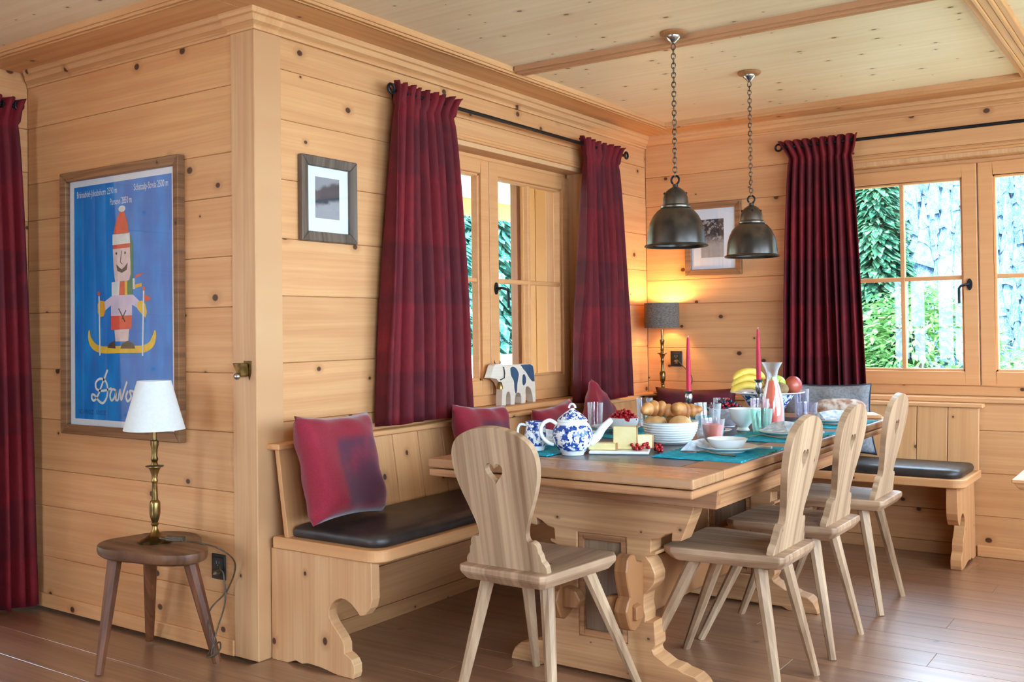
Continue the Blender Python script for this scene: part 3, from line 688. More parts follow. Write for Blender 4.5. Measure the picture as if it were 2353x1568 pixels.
# ================================================================== framed pictures
def frame_bars(mb, u0, u1, z0, z1, w, F, d0, d1, lip=.006):
    """mitred frame of four bars with a raised outer edge"""
    bars = []
    for side in range(4):
        P = [((u0, z0), (u1, z0), (u1-w, z0+w), (u0+w, z0+w)), ((u1, z0), (u1, z1), (u1-w, z1-w), (u1-w, z0+w)),
             ((u1, z1), (u0, z1), (u0+w, z1-w), (u1-w, z1-w)), ((u0, z1), (u0, z0), (u0+w, z0+w), (u0+w, z1-w))][side]
        dd = (d1, d1, d1-lip, d1-lip)
        vs = [F(p[0], d0, p[1]) for p in P]+[F(p[0], d, p[1]) for p, d in zip(P, dd)]
        bars.append(MB().add(vs, [(0,1,2,3), (4,5,6,7), (0,1,5,4), (1,2,6,5), (2,3,7,6), (3,0,4,7)]))
    return bars
def flat(F, pts, d, t=.0006):
    """thin printed shape from 2-D points"""
    n = len(pts); mb = MB().prism(pts, 'xy', 0, t)
    mb.v = [tuple(F(p[0], d+p[2], p[1])) for p in mb.v]; return mb
def ribbon(F, pts, w, d, t=.0006):
    """flat brush stroke along a polyline; w may be a list"""
    n = len(pts); ws = w if isinstance(w, (list, tuple)) else [w]*n; L = []; R = []
    for i in range(n):
        a, b = Vector(pts[max(0, i-1)]), Vector(pts[min(n-1, i+1)]); tn = (b-a).normalized(); nn = Vector((-tn.y, tn.x))*ws[i]/2
        p = Vector(pts[i]); L.append(p+nn); R.append(p-nn)
    vs = [F(p.x, dd, p.y) for dd in (d, d+t) for p in L+R]; m = 2*n; fs = []
    for i in range(n-1):
        fs += [(i, i+1, n+i+1, n+i), (m+i, m+i+1, m+n+i+1, m+n+i), (i, i+1, m+i+1, m+i), (n+i, n+i+1, m+n+i+1, m+n+i)]
    fs += [(0, n, m+n, m), (n-1, 2*n-1, m+2*n-1, m+n-1)]
    return MB().add(vs, fs)
def spline(pts, k=8):
    out = []; P = [Vector(p) for p in pts]
    for i in range(len(P)-1):
        p0, p1, p2, p3 = P[max(0, i-1)], P[i], P[i+1], P[min(len(P)-1, i+2)]
        for j in range(k):
            t = j/k; out.append(tuple(.5*((2*p1)+(p2-p0)*t+(2*p0-5*p1+4*p2-p3)*t*t+(3*p1-p0-3*p2+p3)*t**3)))
    return out+[tuple(P[-1])]
def text_part(name, body, size, u, z, F, d, mat, parent, align='LEFT', sx=1.0):
    cu = bpy.data.curves.new(name, 'FONT'); cu.body = body; cu.size = size; cu.align_x = align; cu.extrude = 0; cu.resolution_u = 2
    to = bpy.data.objects.new(name+'_tmp', cu); COL.objects.link(to)
    bpy.context.view_layer.update()
    me = bpy.data.meshes.new_from_object(to.evaluated_get(bpy.context.evaluated_depsgraph_get()))
    COL.objects.unlink(to); bpy.data.objects.remove(to); bpy.data.curves.remove(cu)
    for v in me.vertices: v.co = F(u+v.co.x*sx, d, z+v.co.y)
    me.name = name; me.materials.clear(); me.materials.append(mat)
    o = bpy.data.objects.new(name, me); COL.objects.link(o); o.parent = parent; return o
# --- blue ski poster
PX0, PX1, PZ0, PZ1 = -1.155, -.385, .742, 1.812
po = thing('framed_poster', 'large blue poster of a tall skier in a rustic wooden frame', 'poster', ((PX0+PX1)/2, YP, PZ0))
ox, oz = (PX0+PX1)/2, PZ0
Fp = lambda u, d, z: (u-ox, -d, z-oz)
for b in frame_bars(None, PX0, PX1, PZ0, PZ1, .037, Fp, .0005, .034): obj('frame_bar', b, MAT['frameO'], po, bevel=.003)
pr_ = MB(); q = [Fp(x, dd, z) for dd in (.004, .008) for z in (PZ0+.03, PZ1-.03) for x in (PX0+.03, PX1-.03)]
sheet = obj('print_sheet', pr_.add(q, [(0,2,3,1), (4,5,7,6), (0,1,5,4), (2,6,7,3), (0,4,6,2), (1,3,7,5)]), MAT['paper'], po)
N = NT('poster_blue_print'); v_, xyz_ = N.obj(); nn = N.noise(N.comb(N.math('MULTIPLY', xyz_[0], 14), N.math('MULTIPLY', xyz_[2], 4), 0), 1, 3)
MAT['pblue'] = N.fin(N.mix(N.ramp(nn, .35, .7), srgb(0, 116, 198), srgb(0, 142, 220)), .5)
bu0, bu1, bz0, bz1 = PX0+.068, PX1-.068, PZ0+.062, PZ1-.062
def px2(u, v): return (bu0+(bu1-bu0)*u, bz0+(bz1-bz0)*v)       # 0..1 poster coordinates
obj('blue_field', flat(Fp, [px2(0, 0), px2(1, 0), px2(1, 1), px2(0, 1)], .0082), MAT['pblue'], sheet)
def ink(c): return plain('ink_%d_%d_%d' % c, srgb(*c), tuple(x*.88 for x in srgb(*c)[:3])+(1,), 30, .6)
INK = {k: ink(c) for k, c in dict(red=(232, 92, 66), white=(238, 236, 228), pink=(240, 210, 204), lilac=(226, 206, 222), yellow=(250, 200, 60), orange=(246, 176, 30), green=(60, 130, 90), dark=(70, 66, 52), brown=(92, 62, 52)).items()}
def fg(p): return px2(p[0]+.01, .295+(p[1]-.09)*.74)      # figure area of the poster
def P(name, pts, c, lay=1): obj(name, flat(Fp, [fg(p) for p in pts], .0086+.0006*lay), INK[c], sheet)
def S(name, pts, w, c, lay=2): obj(name, ribbon(Fp, [fg(p) for p in pts], w, .0086+.0006*lay), INK[c], sheet)
def ell(cx, cz, rx, rz, n=18): return [(cx+rx*math.cos(2*PI*i/n), cz+rz*math.sin(2*PI*i/n)) for i in range(n)]
P('figure_hat', [(.415, .745), (.43, .79), (.47, .86), (.50, .873), (.53, .865), (.56, .80), (.57, .745)], 'red')
P('figure_pompom', ell(.505, .885, .035, .018), 'white', 2)
P('figure_hatband', [(.405, .685), (.405, .745), (.58, .748), (.585, .688)], 'white')
P('figure_hatband', [(.41, .662), (.41, .685), (.582, .688), (.582, .664)], 'red')
P('figure_face', [(.408, .662), (.582, .664), (.59, .52), (.57, .475), (.43, .475), (.415, .55)], 'pink')
P('figure_hair', [(.582, .748), (.615, .68), (.615, .47), (.59, .50), (.586, .66)], 'green')
S('figure_nose', [(.50, .65), (.485, .585), (.505, .575)], .004, 'dark')
for ex in (.445, .535): P('figure_eye', ell(ex, .636, .008, .008, 10), 'dark', 2)
P('figure_moustache', [(.445, .575), (.475, .555), (.50, .545), (.525, .555), (.56, .58), (.55, .54), (.50, .525), (.455, .537)], 'dark', 2)
P('figure_scarf', [(.395, .40), (.395, .475), (.48, .478), (.47, .40)], 'white', 2); P('figure_scarf', [(.47, .40), (.48, .478), (.53, .478), (.53, .40)], 'red', 2)
P('figure_scarf', [(.53, .40), (.53, .478), (.555, .478), (.555, .40)], 'yellow', 2); P('figure_scarf', [(.555, .40), (.555, .478), (.605, .49), (.61, .40)], 'green', 2)
P('figure_scarf', [(.61, .43), (.61, .49), (.63, .49), (.632, .43)], 'white', 2)
P('figure_scarf', [(.632, .49), (.70, .505), (.71, .518), (.64, .508)], 'red', 2); P('figure_scarf', [(.632, .435), (.635, .455), (.70, .462), (.70, .443)], 'orange', 2)
P('figure_jersey', [(.40, .40), (.61, .40), (.68, .36), (.655, .325), (.60, .345), (.60, .285), (.385, .285), (.385, .345), (.32, .315), (.30, .36)], 'lilac')
P('figure_jersey_hem', [(.385, .285), (.60, .285), (.59, .21), (.385, .205)], 'red')
P('figure_trouser', [(.42, .205), (.57, .21), (.56, .14), (.43, .14)], 'pink')
P('figure_mitten', [(.245, .355), (.275, .375), (.315, .37), (.325, .315), (.31, .285), (.27, .28), (.245, .305)], 'orange', 2)
P('figure_mitten', [(.66, .36), (.70, .365), (.735, .345), (.75, .30), (.735, .27), (.70, .29), (.655, .32)], 'yellow', 2)
S('figure_strap', [(.465, .325), (.50, .285), (.53, .25)], .006, 'dark'); S('figure_strap', [(.54, .315), (.51, .28), (.50, .265)], .006, 'dark')
P('boot', [(.345, .105), (.37, .13), (.42, .145), (.43, .10)], 'brown', 2); P('boot', [(.48, .10), (.50, .13), (.56, .145), (.62, .125), (.63, .10)], 'dark', 2)
ski = spline([(.15, .205), (.155, .16), (.19, .12), (.25, .098), (.34, .092), (.48, .095), (.62, .096), (.72, .10), (.79, .125), (.82, .17), (.825, .20)], 5)
S('ski', ski, [.006+.022*min(1, i/8, (len(ski)-1-i)/8) for i in range(len(ski))], 'yellow', 1)
S('ski_pole', [(.262, .40), (.265, .30), (.268, .06)], .008, 'white', 3); S('ski_pole', [(.72, .42), (.715, .30), (.705, .06)], .008, 'white', 3)
P('pole_knob', ell(.26, .415, .016, .012, 12), 'red', 3); P('pole_knob', ell(.722, .43, .012, .012, 12), 'red', 3)
P('pennant', [(.725, .40), (.80, .375), (.735, .355)], 'red', 3)
wt = INK['white']
text_part('poster_lettering', 'Brämabüel-Jakobshorn 2590 m', .038, *px2(.03, .952), Fp, .0089, wt, sheet, sx=.58)
text_part('poster_lettering', 'Schatzalp-Strela 2500 m', .038, *px2(.97, .952), Fp, .0089, wt, sheet, 'RIGHT', .58)
text_part('poster_lettering', 'Parsenn 2850 m', .038, *px2(.50, .905), Fp, .0089, wt, sheet, 'CENTER', .58)
inkd = plain('ink_deep_blue', srgb(6, 62, 112), None, 30, .6)
text_part('poster_lettering', 'SCHWEIZ · SUISSE', .026, *px2(.04, .022), Fp, .0089, inkd, sheet, sx=.9)
X0, Z0, SX, SZ = .10, -.02, 1.0, 1.0
for pts in ([(.36, .015), (.30, -.06), (.255, -.115), (.215, -.14), (.19, -.13), (.195, -.11), (.225, -.115), (.265, -.14), (.31, -.15), (.35, -.12), (.36, -.075), (.335, -.04), (.28, -.03), (.235, -.05), (.24, -.08), (.29, -.09), (.36, -.083), (.40, -.075)],
            [(.445, -.085), (.41, -.08), (.385, -.11), (.40, -.135), (.43, -.12), (.45, -.085), (.445, -.13), (.47, -.13)],
            [(.47, -.13), (.49, -.08), (.50, -.13), (.53, -.085), (.56, -.04)],
            [(.57, -.085), (.55, -.11), (.565, -.135), (.60, -.115), (.59, -.085), (.64, -.09)],
            [(.63, -.13), (.68, -.09), (.70, -.055), (.70, -.11), (.69, -.135), (.66, -.125)]):
    pp = spline(pts, 6); obj('script_lettering', ribbon(Fp, [px2(p[0]-.005, p[1]*.85+.20) for p in pp], .0095, .0092), wt, sheet)
q = [Fp(x, dd, z) for dd in (.018, .0195) for z in (PZ0+.034, PZ1-.034) for x in (PX0+.034, PX1-.034)]
obj('picture_glass', MB().add(q, [(0,2,3,1), (4,5,7,6), (0,1,5,4), (2,6,7,3), (0,4,6,2), (1,3,7,5)]), MAT['picglass'], po)

def photo(name, label, F, u0, u1, z0, z1, fw_, fmat, ip, pmat, loc):
    t = thing(name, label, 'picture', loc)
    for b in frame_bars(None, u0, u1, z0, z1, fw_, F, .0005, .026): obj('frame_bar', b, fmat, t, bevel=.003)
    def slab(a, b, c, d, e, f): return MB().add([F(x, dd, z) for dd in (e, f) for z in (c, d) for x in (a, b)], [(0,2,3,1), (4,5,7,6), (0,1,5,4), (2,6,7,3), (0,4,6,2), (1,3,7,5)])
    mt = obj('mount', slab(u0+fw_*.8, u1-fw_*.8, z0+fw_*.8, z1-fw_*.8, .003, .008), MAT['paper'], t)
    obj('photo_print', slab(*ip, .0082, .009), pmat, mt)
    obj('picture_glass', slab(u0+fw_*.9, u1-fw_*.9, z0+fw_*.9, z1-fw_*.9, .014, .0155), MAT['picglass'], t)
# monochrome prints: a snowy valley, and a figure among trees
N = NT('grey_landscape_print'); v_, xyz_ = N.obj(); nz = N.noise(v_, 22, 4); zz = N.math('MULTIPLY_ADD', N.math('SUBTRACT', nz, .5), .05, N.math('MULTIPLY_ADD', xyz_[1], -.25, xyz_[2]))
c_ = N.mix(N.ramp(zz, -.02, .0), srgb(150, 150, 154), srgb(66, 66, 74)); c_ = N.mix(N.ramp(zz, .045, .06), c_, srgb(142, 142, 146)); MAT['photoA'] = N.fin(c_, .6)
N = NT('grey_snow_scene_print'); v_, xyz_ = N.obj(); nz = N.noise(v_, 34, 4, .7); zz = N.math('MULTIPLY_ADD', N.math('SUBTRACT', nz, .5), .16, xyz_[2])
c_ = N.mix(N.ramp(zz, -.05, .03), srgb(176, 168, 160), srgb(52, 48, 46)); c_ = N.mix(N.ramp(nz, .52, .6, 0, .8), c_, srgb(188, 180, 172)); MAT['photoB'] = N.fin(c_, .6)
F1 = lambda u, d, z: (d, u+2.657, z-1.643); photo('framed_photograph', 'small grey-framed monochrome landscape left of the red curtain', F1, -2.803, -2.511, 1.484, 1.802, .037, MAT['frameG'], (-2.722, -2.596, 1.573, 1.728), MAT['photoA'], (0, -2.657, 1.643))
F2 = lambda u, d, z: (u-.429, -d, z-1.65); photo('framed_photograph', 'brown-framed monochrome snow scene behind the hanging lamps', F2, .258, .60, 1.441, 1.860, .036, MAT['frameO'], (.355, .494, 1.543, 1.763), MAT['photoB'], (.429, 0, 1.65))

# ================================================================== lamps
LB = [(0, 0), (.062, 0), (.064, .006), (.052, .012), (.036, .018), (.024, .026), (.016, .034), (.011, .045), (.010, .055), (.015, .062), (.011, .068), (.017, .085), (.020, .10), (.020, .135), (.017, .142), (.012, .147), (.010, .18), (.0095, .205), (.013, .212), (.010, .22), (.012, .235), (.018, .25), (.022, .258), (.034, .262), (.034, .265), (.014, .268), (.010, .278), (.014, .288), (.010, .30), (.012, .325), (.016, .34), (.016, .352), (.008, .356), (.008, .42), (0, .42)]
def lamp(label, loc, kz, kr, shade, smat, cord, plugmat):
    t = thing('table_lamp', label, 'lamp', loc)
    oct_ = [(r*kr, z*kz) for r, z in LB]
    obj('candlestick_base', MB().lathe(oct_, 24), MAT['brass'], t, smooth=35)
    r0, r1, z0, z1 = shade
    prof = [(r0, z0), (r1, z1), (r1-.002, z1), (r0-.002, z0)]
    obj('lamp_shade', MB().lathe(prof, 40, closed=True), smat, t, smooth=35)
    zc = (z0+z1)/2
    mb = MB().ball((0, 0, zc), .022, 14, 10); mb.lathe([(.011, zc-.05), (.011, zc-.018)], 12)
    obj('bulb', mb, MAT['bulb_on'] if 'lit' in label else MAT['white'], t, smooth=60)
    mb = MB()
    for k in range(3):
        a = k*2*PI/3; mb.tube([(0, 0, z1-.012), ((r1-.002)*math.cos(a), (r1-.002)*math.sin(a), z1-.006)], .0012, 5)
    obj('shade_carrier', mb, MAT['brass'], t)
    if cord:
        cr = obj('cord', MB().tube(spline(cord['path'], 7), .0028, 6), MAT['cordm'], t, smooth=60)
        if 'switch' in cord: s_ = cord['switch']; obj('cord_switch', MB().box(-.035, .035, -.012, .012, -.009, .009), MAT['cordm'], t, bevel=.005, seg=2, loc=s_[0], rot=(0, s_[2], s_[1]))
    return t
MAT['cordm'] = plain('brown_gold_cord', srgb(96, 74, 50), srgb(64, 48, 34), 90, .5)
N = NT('lit_bulb'); N.n.remove(N.b); em = N.new('ShaderNodeEmission'); em.inputs[0].default_value = (1, .66, .28, 1); em.inputs[1].default_value = 12; N.t.links.new(em.outputs[0], N.out.inputs[0]); MAT['bulb_on'] = N.m
def shade_mat(name, c, c2, trans, sc):
    N = NT(name); N.n.remove(N.b); v_, xyz_ = N.obj()
    a = N.noise(N.comb(N.math('MULTIPLY', xyz_[0], 90), N.math('MULTIPLY', xyz_[1], 90), N.math('MULTIPLY', xyz_[2], sc)), 1, 2)
    col = N.mix(N.ramp(a, .4, .62), c, c2)
    df = N.new('ShaderNodeBsdfDiffuse'); tl = N.new('ShaderNodeBsdfTranslucent'); N.set(df.inputs[0], col); N.set(tl.inputs[0], col)
    mx = N.new('ShaderNodeMixShader'); mx.inputs[0].default_value = trans; N.t.links.new(df.outputs[0], mx.inputs[1]); N.t.links.new(tl.outputs[0], mx.inputs[2]); N.t.links.new(mx.outputs[0], N.out.inputs[0]); return N.m
MAT['shadeW'] = shade_mat('cream_lampshade_cloth', srgb(240, 236, 230), srgb(237, 233, 227), .3, 90)
MAT['shadeG'] = shade_mat('grey_woven_lampshade', srgb(132, 120, 110), srgb(96, 86, 78), .12, 500)
sl = (-.305, -3.2, .4195)
lamp('brass candlestick lamp with cream cone shade on the old stool', sl, 1.0, .92, (.104, .057, .392, .563), MAT['shadeW'],
     dict(path=[(.03, .0, .012), (.06, -.02, .022), (.09, .01, .012), (.16, .05, .006), (.225, .10, -.02), (.235, .155, -.08), (.18, .165, -.18), (.165, .10, -.24), (.20, .075, -.31), (.23, .07, -.365), (.20, .06, -.385), (.185, .085, -.37), (.215, .10, -.34), (.235, .085, -.36), (.205, .075, -.385), (.19, .10, -.33), (.185, .15, -.22), (.16, .165, -.13), (.145, .165, -.115), (.125, .175, -.105)], switch=((.085, .02, .016), .35, 0)), None)
ll = (.155, -.125, .7655)
lamp('lit brass candlestick lamp with grey drum shade in the room corner', ll, .88, .85, (.100, .100, .378, .522), MAT['shadeG'],
     dict(path=[(.03, -.02, .012), (.07, .01, .004), (.12, .03, .004), (.135, .09, .05), (.13, .105, .10), (.06, .112, .17), (.045, .112, .185)]), None)
pl = bpy.data.lights.new('corner_lamp_light', 'POINT'); pl.energy = 7.0; pl.color = (1, .60, .22); pl.shadow_soft_size = .03
pl_o = bpy.data.objects.new('corner_lamp_light', pl); COL.objects.link(pl_o); pl_o.location = (ll[0], ll[1], ll[2]+.49)

def pendant(label, x, y, group):
    t = thing('pendant_lamp', label, 'lamp', (x, y, 1.46), group=group)
    outp = [(.120, 0), (.1235, .003), (.120, .008), (.113, .010), (.112, .03), (.108, .065), (.100, .095), (.087, .122), (.070, .142), (.054, .152)]
    inn = [(r-.003, z) for r, z in reversed(outp)]
    obj('shade', MB().lathe(outp+inn, 48, closed=True), MAT['pendant'], t, smooth=35)
    cap = [(.054, .150), (.058, .152), (.059, .158), (.054, .162), (.050, .165), (.048, .19), (.044, .205), (.034, .219), (.021, .229), (.011, .234), (.010, .245), (0, .246)]
    cp = obj('cap', MB().lathe(cap, 40), MAT['pendant'], t, smooth=35)
    for k in range(4):
        a = k*PI/2+.5; obj('vent_hole', MB().ball((.0405*math.cos(a), .0405*math.sin(a), .208), .006, 8, 6), MAT['black'], cp, smooth=60)
    obj('bulb', MB().ball((0, 0, .07), .03, 16, 10).lathe([(.016, .09), (.016, .15)], 14), MAT['white'], t, smooth=60)
    obj('hook', MB().tube([(.0165*math.cos(a), 0, .261+.0165*math.sin(a)) for a in [math.radians(-70+300*i/18) for i in range(19)]], .0042, 8), MAT['black'], t, smooth=60)
    ztop = ZC-1.46; z = .283; mb = MB(); i = 0
    while z < ztop-.052:
        R = Matrix.Rotation(0 if i % 2 else PI/2, 4, 'Z') @ Matrix.Rotation(.3, 4, 'Z')
        pts = []
        for k in range(14):
            a = 2*PI*k/14; pts.append(R @ Vector((.0078*math.cos(a), 0, z+(.0098+.0)*math.sin(a)*1.25)))
        mb.tube(pts, .0022, 6, closed=True); z += .0185; i += 1
    obj('chain', mb, MAT['chain'], t, smooth=60)
    obj('canopy', MB().lathe([(.008, ztop-.045), (.010, ztop-.04), (.016, ztop-.034), (.026, ztop-.026), (.030, ztop-.018), (.030, ztop-.014)], 28), MAT['steel'], t, smooth=35)
    obj('ceiling_disc', MB().lathe([(.03, ztop-.016), (.046, ztop-.013), (.052, ztop-.007), (.052, ztop-.0005), (0, ztop-.0005)], 32), MAT['brown'], t, smooth=35)
    return t
pendant('nearer dark metal bell pendant lamp hanging on a chain', 1.045, -1.81, 'dark metal pendant lamps')
pendant('farther dark metal bell pendant lamp hanging on a chain', 1.056, -1.04, 'dark metal pendant lamps')

# ================================================================== outlets, bracket
def outlet(label, F, loc, ports):
    t = thing('wall_outlet', label, 'outlet', loc)
    def slab(a, b, c, d, e, f): return MB().add([F(x, dd, z) for dd in (e, f) for z in (c, d) for x in (a, b)], [(0,2,3,1), (4,5,7,6), (0,1,5,4), (2,6,7,3), (0,4,6,2), (1,3,7,5)])
    obj('cover_plate', slab(-.037, .037, -.045, .045, .0005, .006), MAT['blackp'], t, bevel=.0015)
    fc = obj('socket_face', slab(-.026, .026, -.034, .034, .006, .0085), MAT['blackp'], t, bevel=.001)
    for zz in ports:
        for uu, w, h in ((-.007, .0015, .005), (.007, .0015, .004)): obj('slot', slab(uu-w, uu+w, zz-h, zz+h, .0085, .0088), MAT['slotm'], fc)
        obj('slot', slab(-.002, .002, zz-.012, zz-.008, .0085, .0088), MAT['slotm'], fc)
    o_ = obj('plug', MB().tube([F(.006, .0086, -.018), F(.006, .028, -.018), F(.004, .036, -.02)], [.013, .012, .006], 10), MAT['cordm'], t, smooth=40)
MAT['slotm'] = plain('socket_slots', srgb(150, 150, 150), None, 10, .5)
outlet('black wall outlet with plug beside the stool', lambda u, d, z: (u, -d, z), (-.205, YP, .306), (.016,))
outlet('black wall outlet in the lit corner behind the lamp', lambda u, d, z: (u, -d, z), (.186, 0, .962), (.016,))
hk = thing('curtain_holdback', 'small brass wall bracket with a grey knob on the corner post', 'bracket', (-.048, YP-.006, 1.01))
obj('plate', MB().prism([(-.012, .038), (.03, .038), (.028, -.005), (.018, -.03)], 'xz', -.002, -.0002), MAT['brass'], hk, bevel=.0006)
obj('arm', MB().prism([(.012, .03), (.018, -.012), (.004, -.02), (-.008, -.01), (-.032, .03)], 'xz', -.035, -.002), MAT['brass'], hk, bevel=.002)
obj('knob', MB().ball((0, -.04, -.015), .0125, 14, 10), MAT['steel'], hk, smooth=60)

# ================================================================== wooden cow on the sill
cow = thing('wooden_cow', 'flat wooden toy cow with dark blue patches on the window sill', 'toy cow', (-.045, -1.365, .782))
CO = [(-1.568, .919), (-1.538, .975), (-1.525, .982), (-1.482, .984), (-1.45, .972), (-1.35, .974), (-1.228, .974), (-1.205, .966), (-1.195, .94), (-1.186, .86), (-1.183, .782), (-1.206, .782), (-1.213, .82), (-1.228, .85), (-1.25, .862), (-1.268, .862), (-1.274, .845), (-1.272, .815), (-1.276, .782), (-1.311, .782), (-1.312, .815), (-1.32, .832), (-1.34, .838), (-1.358, .83), (-1.366, .81), (-1.369, .782), (-1.403, .782), (-1.403, .82), (-1.41, .842), (-1.424, .846), (-1.437, .84), (-1.443, .82), (-1.444, .782), (-1.477, .782), (-1.475, .83), (-1.472, .862), (-1.49, .893), (-1.52, .912)]
CO = [(a+1.365, b-.782) for a, b in CO]
MAT['cowwood'] = wood('pale_toy_wood', srgb(226, 206, 186), srgb(206, 178, 150), srgb(120, 80, 60), 1, 2, kthr=.98, streak=.4)
MAT['cowblue'] = plain('dark_blue_toy_paint', srgb(46, 72, 98), srgb(38, 60, 84), 30, .5)
obj('body', MB().prism(CO, 'yz', -.02, .018), MAT['cowwood'], cow, bevel=.002)
def patch(pts): obj('painted_patch', MB().prism([(a+1.365, b-.782) for a, b in pts], 'yz', .0182, .0192), MAT['cowblue'], cow)
sm = lambda p: spline(p+[p[0]], 5)[:-1]
patch(sm([(-1.405, .958), (-1.385, .966), (-1.355, .955), (-1.335, .93), (-1.34, .905), (-1.348, .88), (-1.352, .845), (-1.362, .835), (-1.372, .86), (-1.376, .895), (-1.40, .925)]))
patch(sm([(-1.30, .92), (-1.285, .925), (-1.272, .905), (-1.275, .882), (-1.292, .87), (-1.303, .885)]))
patch([(-1.318, .972), (-1.232, .972), (-1.208, .962), (-1.199, .93), (-1.194, .885), (-1.215, .886), (-1.24, .905), (-1.27, .935), (-1.295, .952)])
obj('collar', MB().tube([(x_, y_, z_) for x_, y_, z_ in [(.022, -.100, .183), (.023, -.094, .155), (.023, -.098, .133), (.021, -.125, .125), (0, -.13, .128), (-.024, -.12, .13), (-.025, -.095, .15), (-.024, -.10, .185), (0, -.106, .193)]], .0028, 6, closed=True), MAT['blackp'], cow, smooth=60)
obj('bell', MB().lathe([(.015, 0), (.014, .01), (.010, .028), (.006, .034), (0, .035)], 12, (.018, -.128, .082)), MAT['brass'], cow, smooth=40)
for s in (-1, 1): obj('horn', MB().tube([(s*.010, -.118, .196), (s*.018, -.122, .208), (s*.016, -.124, .218)], [.004, .003, .0012], 6), MAT['blackp'], cow, smooth=60)

# ================================================================== cushions
def cushion(name, label, w, h, th, loc, rotz, tilt, mat, roll=0, pipe=None, seed=0, group='bench cushions'):
    n = 22; rnd = random.Random(seed); vs = []; k1, k2, k3 = rnd.uniform(2, 4), rnd.uniform(0, 6), rnd.uniform(0, 6)
    def side(sg):
        for j in range(n+1):
            for i in range(n+1):
                u, v = i/n*2-1, j/n*2-1
                pin = 1-.085*((1-u*u)*abs(v)**3), 1-.085*((1-v*v)*abs(u)**3)
                e = max(0, (1-u**4))*max(0, (1-v**4)); d = th*.5*e**.42
                d *= 1+.10*math.sin(k1*u*2+k2+2*v)+.08*math.sin(4*v+k3)
                d += .006*math.sin(9*(u+v)+k2)*(1-e)*min(1, e*4)
                vs.append((u*w/2*pin[1], sg*d, v*h/2*pin[0]))
    side(1); side(-1); m = (n+1)**2; fs = []
    for s_ in (0, 1):
        for j in range(n):
            for i in range(n): a = s_*m+j*(n+1)+i; fs.append((a, a+1, a+n+2, a+n+1))
    t = thing(name, label, 'cushion', loc, 0, group); t.rotation_euler = (tilt, roll, rotz)
    obj('cover', MB().add(vs, fs), mat, t, smooth=80)
    if pipe:
        P_ = []
        for a, b, c, d in ((-1, -1, 1, -1), (1, -1, 1, 1), (1, 1, -1, 1), (-1, 1, -1, -1)):
            for k in range(10):
                u, v = a+(c-a)*k/10, b+(d-b)*k/10
                P_.append((u*w/2*(1-.085*((1-v*v)*abs(u)**3)), 0, v*h/2*(1-.085*((1-u*u)*abs(v)**3))))
        obj('piping', MB().tube(P_, .004, 6, closed=True), pipe, t, smooth=60)
    return t
def wine_mat():
    N = NT('wine_red_plaid_cushion'); v_, xyz_ = N.obj()
    b1 = N.ramp(N.math('ABSOLUTE', N.math('SUBTRACT', xyz_[0], .045)), .09, .13, 1, 0); b2 = N.ramp(N.math('ABSOLUTE', N.math('ADD', xyz_[2], .03)), .10, .14, 1, 0)
    nz = N.noise(v_, 9, 3); nf = N.noise(v_, 240, 2)
    c = N.mix(N.math('MULTIPLY', b1, b2), srgb(142, 20, 38), srgb(82, 32, 54)); c = N.mix(N.ramp(nz, .45, .75, 0, .5), c, srgb(160, 32, 54)); c = N.mix(N.ramp(nf, .4, .65, 0, .3), c, srgb(80, 14, 34)); N.bump(nf, .1, .002)
    return N.fin(c, .8, 0, .3, **{'Sheen Weight': .3})
MAT['wine'] = wine_mat(); MAT['darkwine'] = plain('dark_wine_cloth', srgb(104, 24, 34), srgb(84, 18, 28), 18, .75)
cushion('cushion', 'wine-red plaid cushion at the near end of the bench', .415, .375, .12, (.205, -2.80, .672), PI/2+.12, -.24, MAT['wine'], .04, seed=1)
cushion('cushion', 'wine-red cushion half hidden behind the near chair', .38, .34, .10, (.197, -1.93, .66), PI/2, -.22, MAT['wine'], .08, seed=2)
cushion('cushion', 'wine-red cushion behind the teapot, left of a pair', .34, .30, .10, (.185, -1.31, .640), PI/2, -.22, MAT['wine'], -.10, seed=3)
cushion('cushion', 'wine-red cushion behind the teapot spout, standing on its corner', .30, .30, .09, (.19, -.92, .688), PI/2, -.2, MAT['wine'], .62, seed=4)
cushion('cushion', 'broad dark wine-red cushion in the bench corner below the lit lamp', .46, .33, .11, (.40, -.20, .650), .15, .2, MAT['darkwine'], 0, seed=5)
cushion('cushion', 'grey linen cushion with navy piping below the wide window', .48, .37, .12, (1.12, -.21, .672), 0, .22, MAT['linen'], 0, MAT['navy'], 6)
# ================================================================== things on the table
ZT = TZ+.0005
def lathe_thing(name, label, cat, prof, mat, x, y, z=ZT, seg=40, group=None, smooth=35, closed=False, rotz=0):
    o = obj(name, MB().lathe(prof, seg, closed=closed), mat, smooth=smooth, loc=(x, y, z)); return tag(o, label, cat, group)
def shell_prof(out, t):       # outside profile bottom->rim, then inside back down
    inn = [(max(r-t, 0.0), z+(t if i == 0 else 0)) for i, (r, z) in enumerate(out)]
    return [(0, out[0][1])]+out+[(max(r, 1e-5), z if k else z) for k, (r, z) in enumerate(reversed(inn))]+[(0, inn[0][1])]
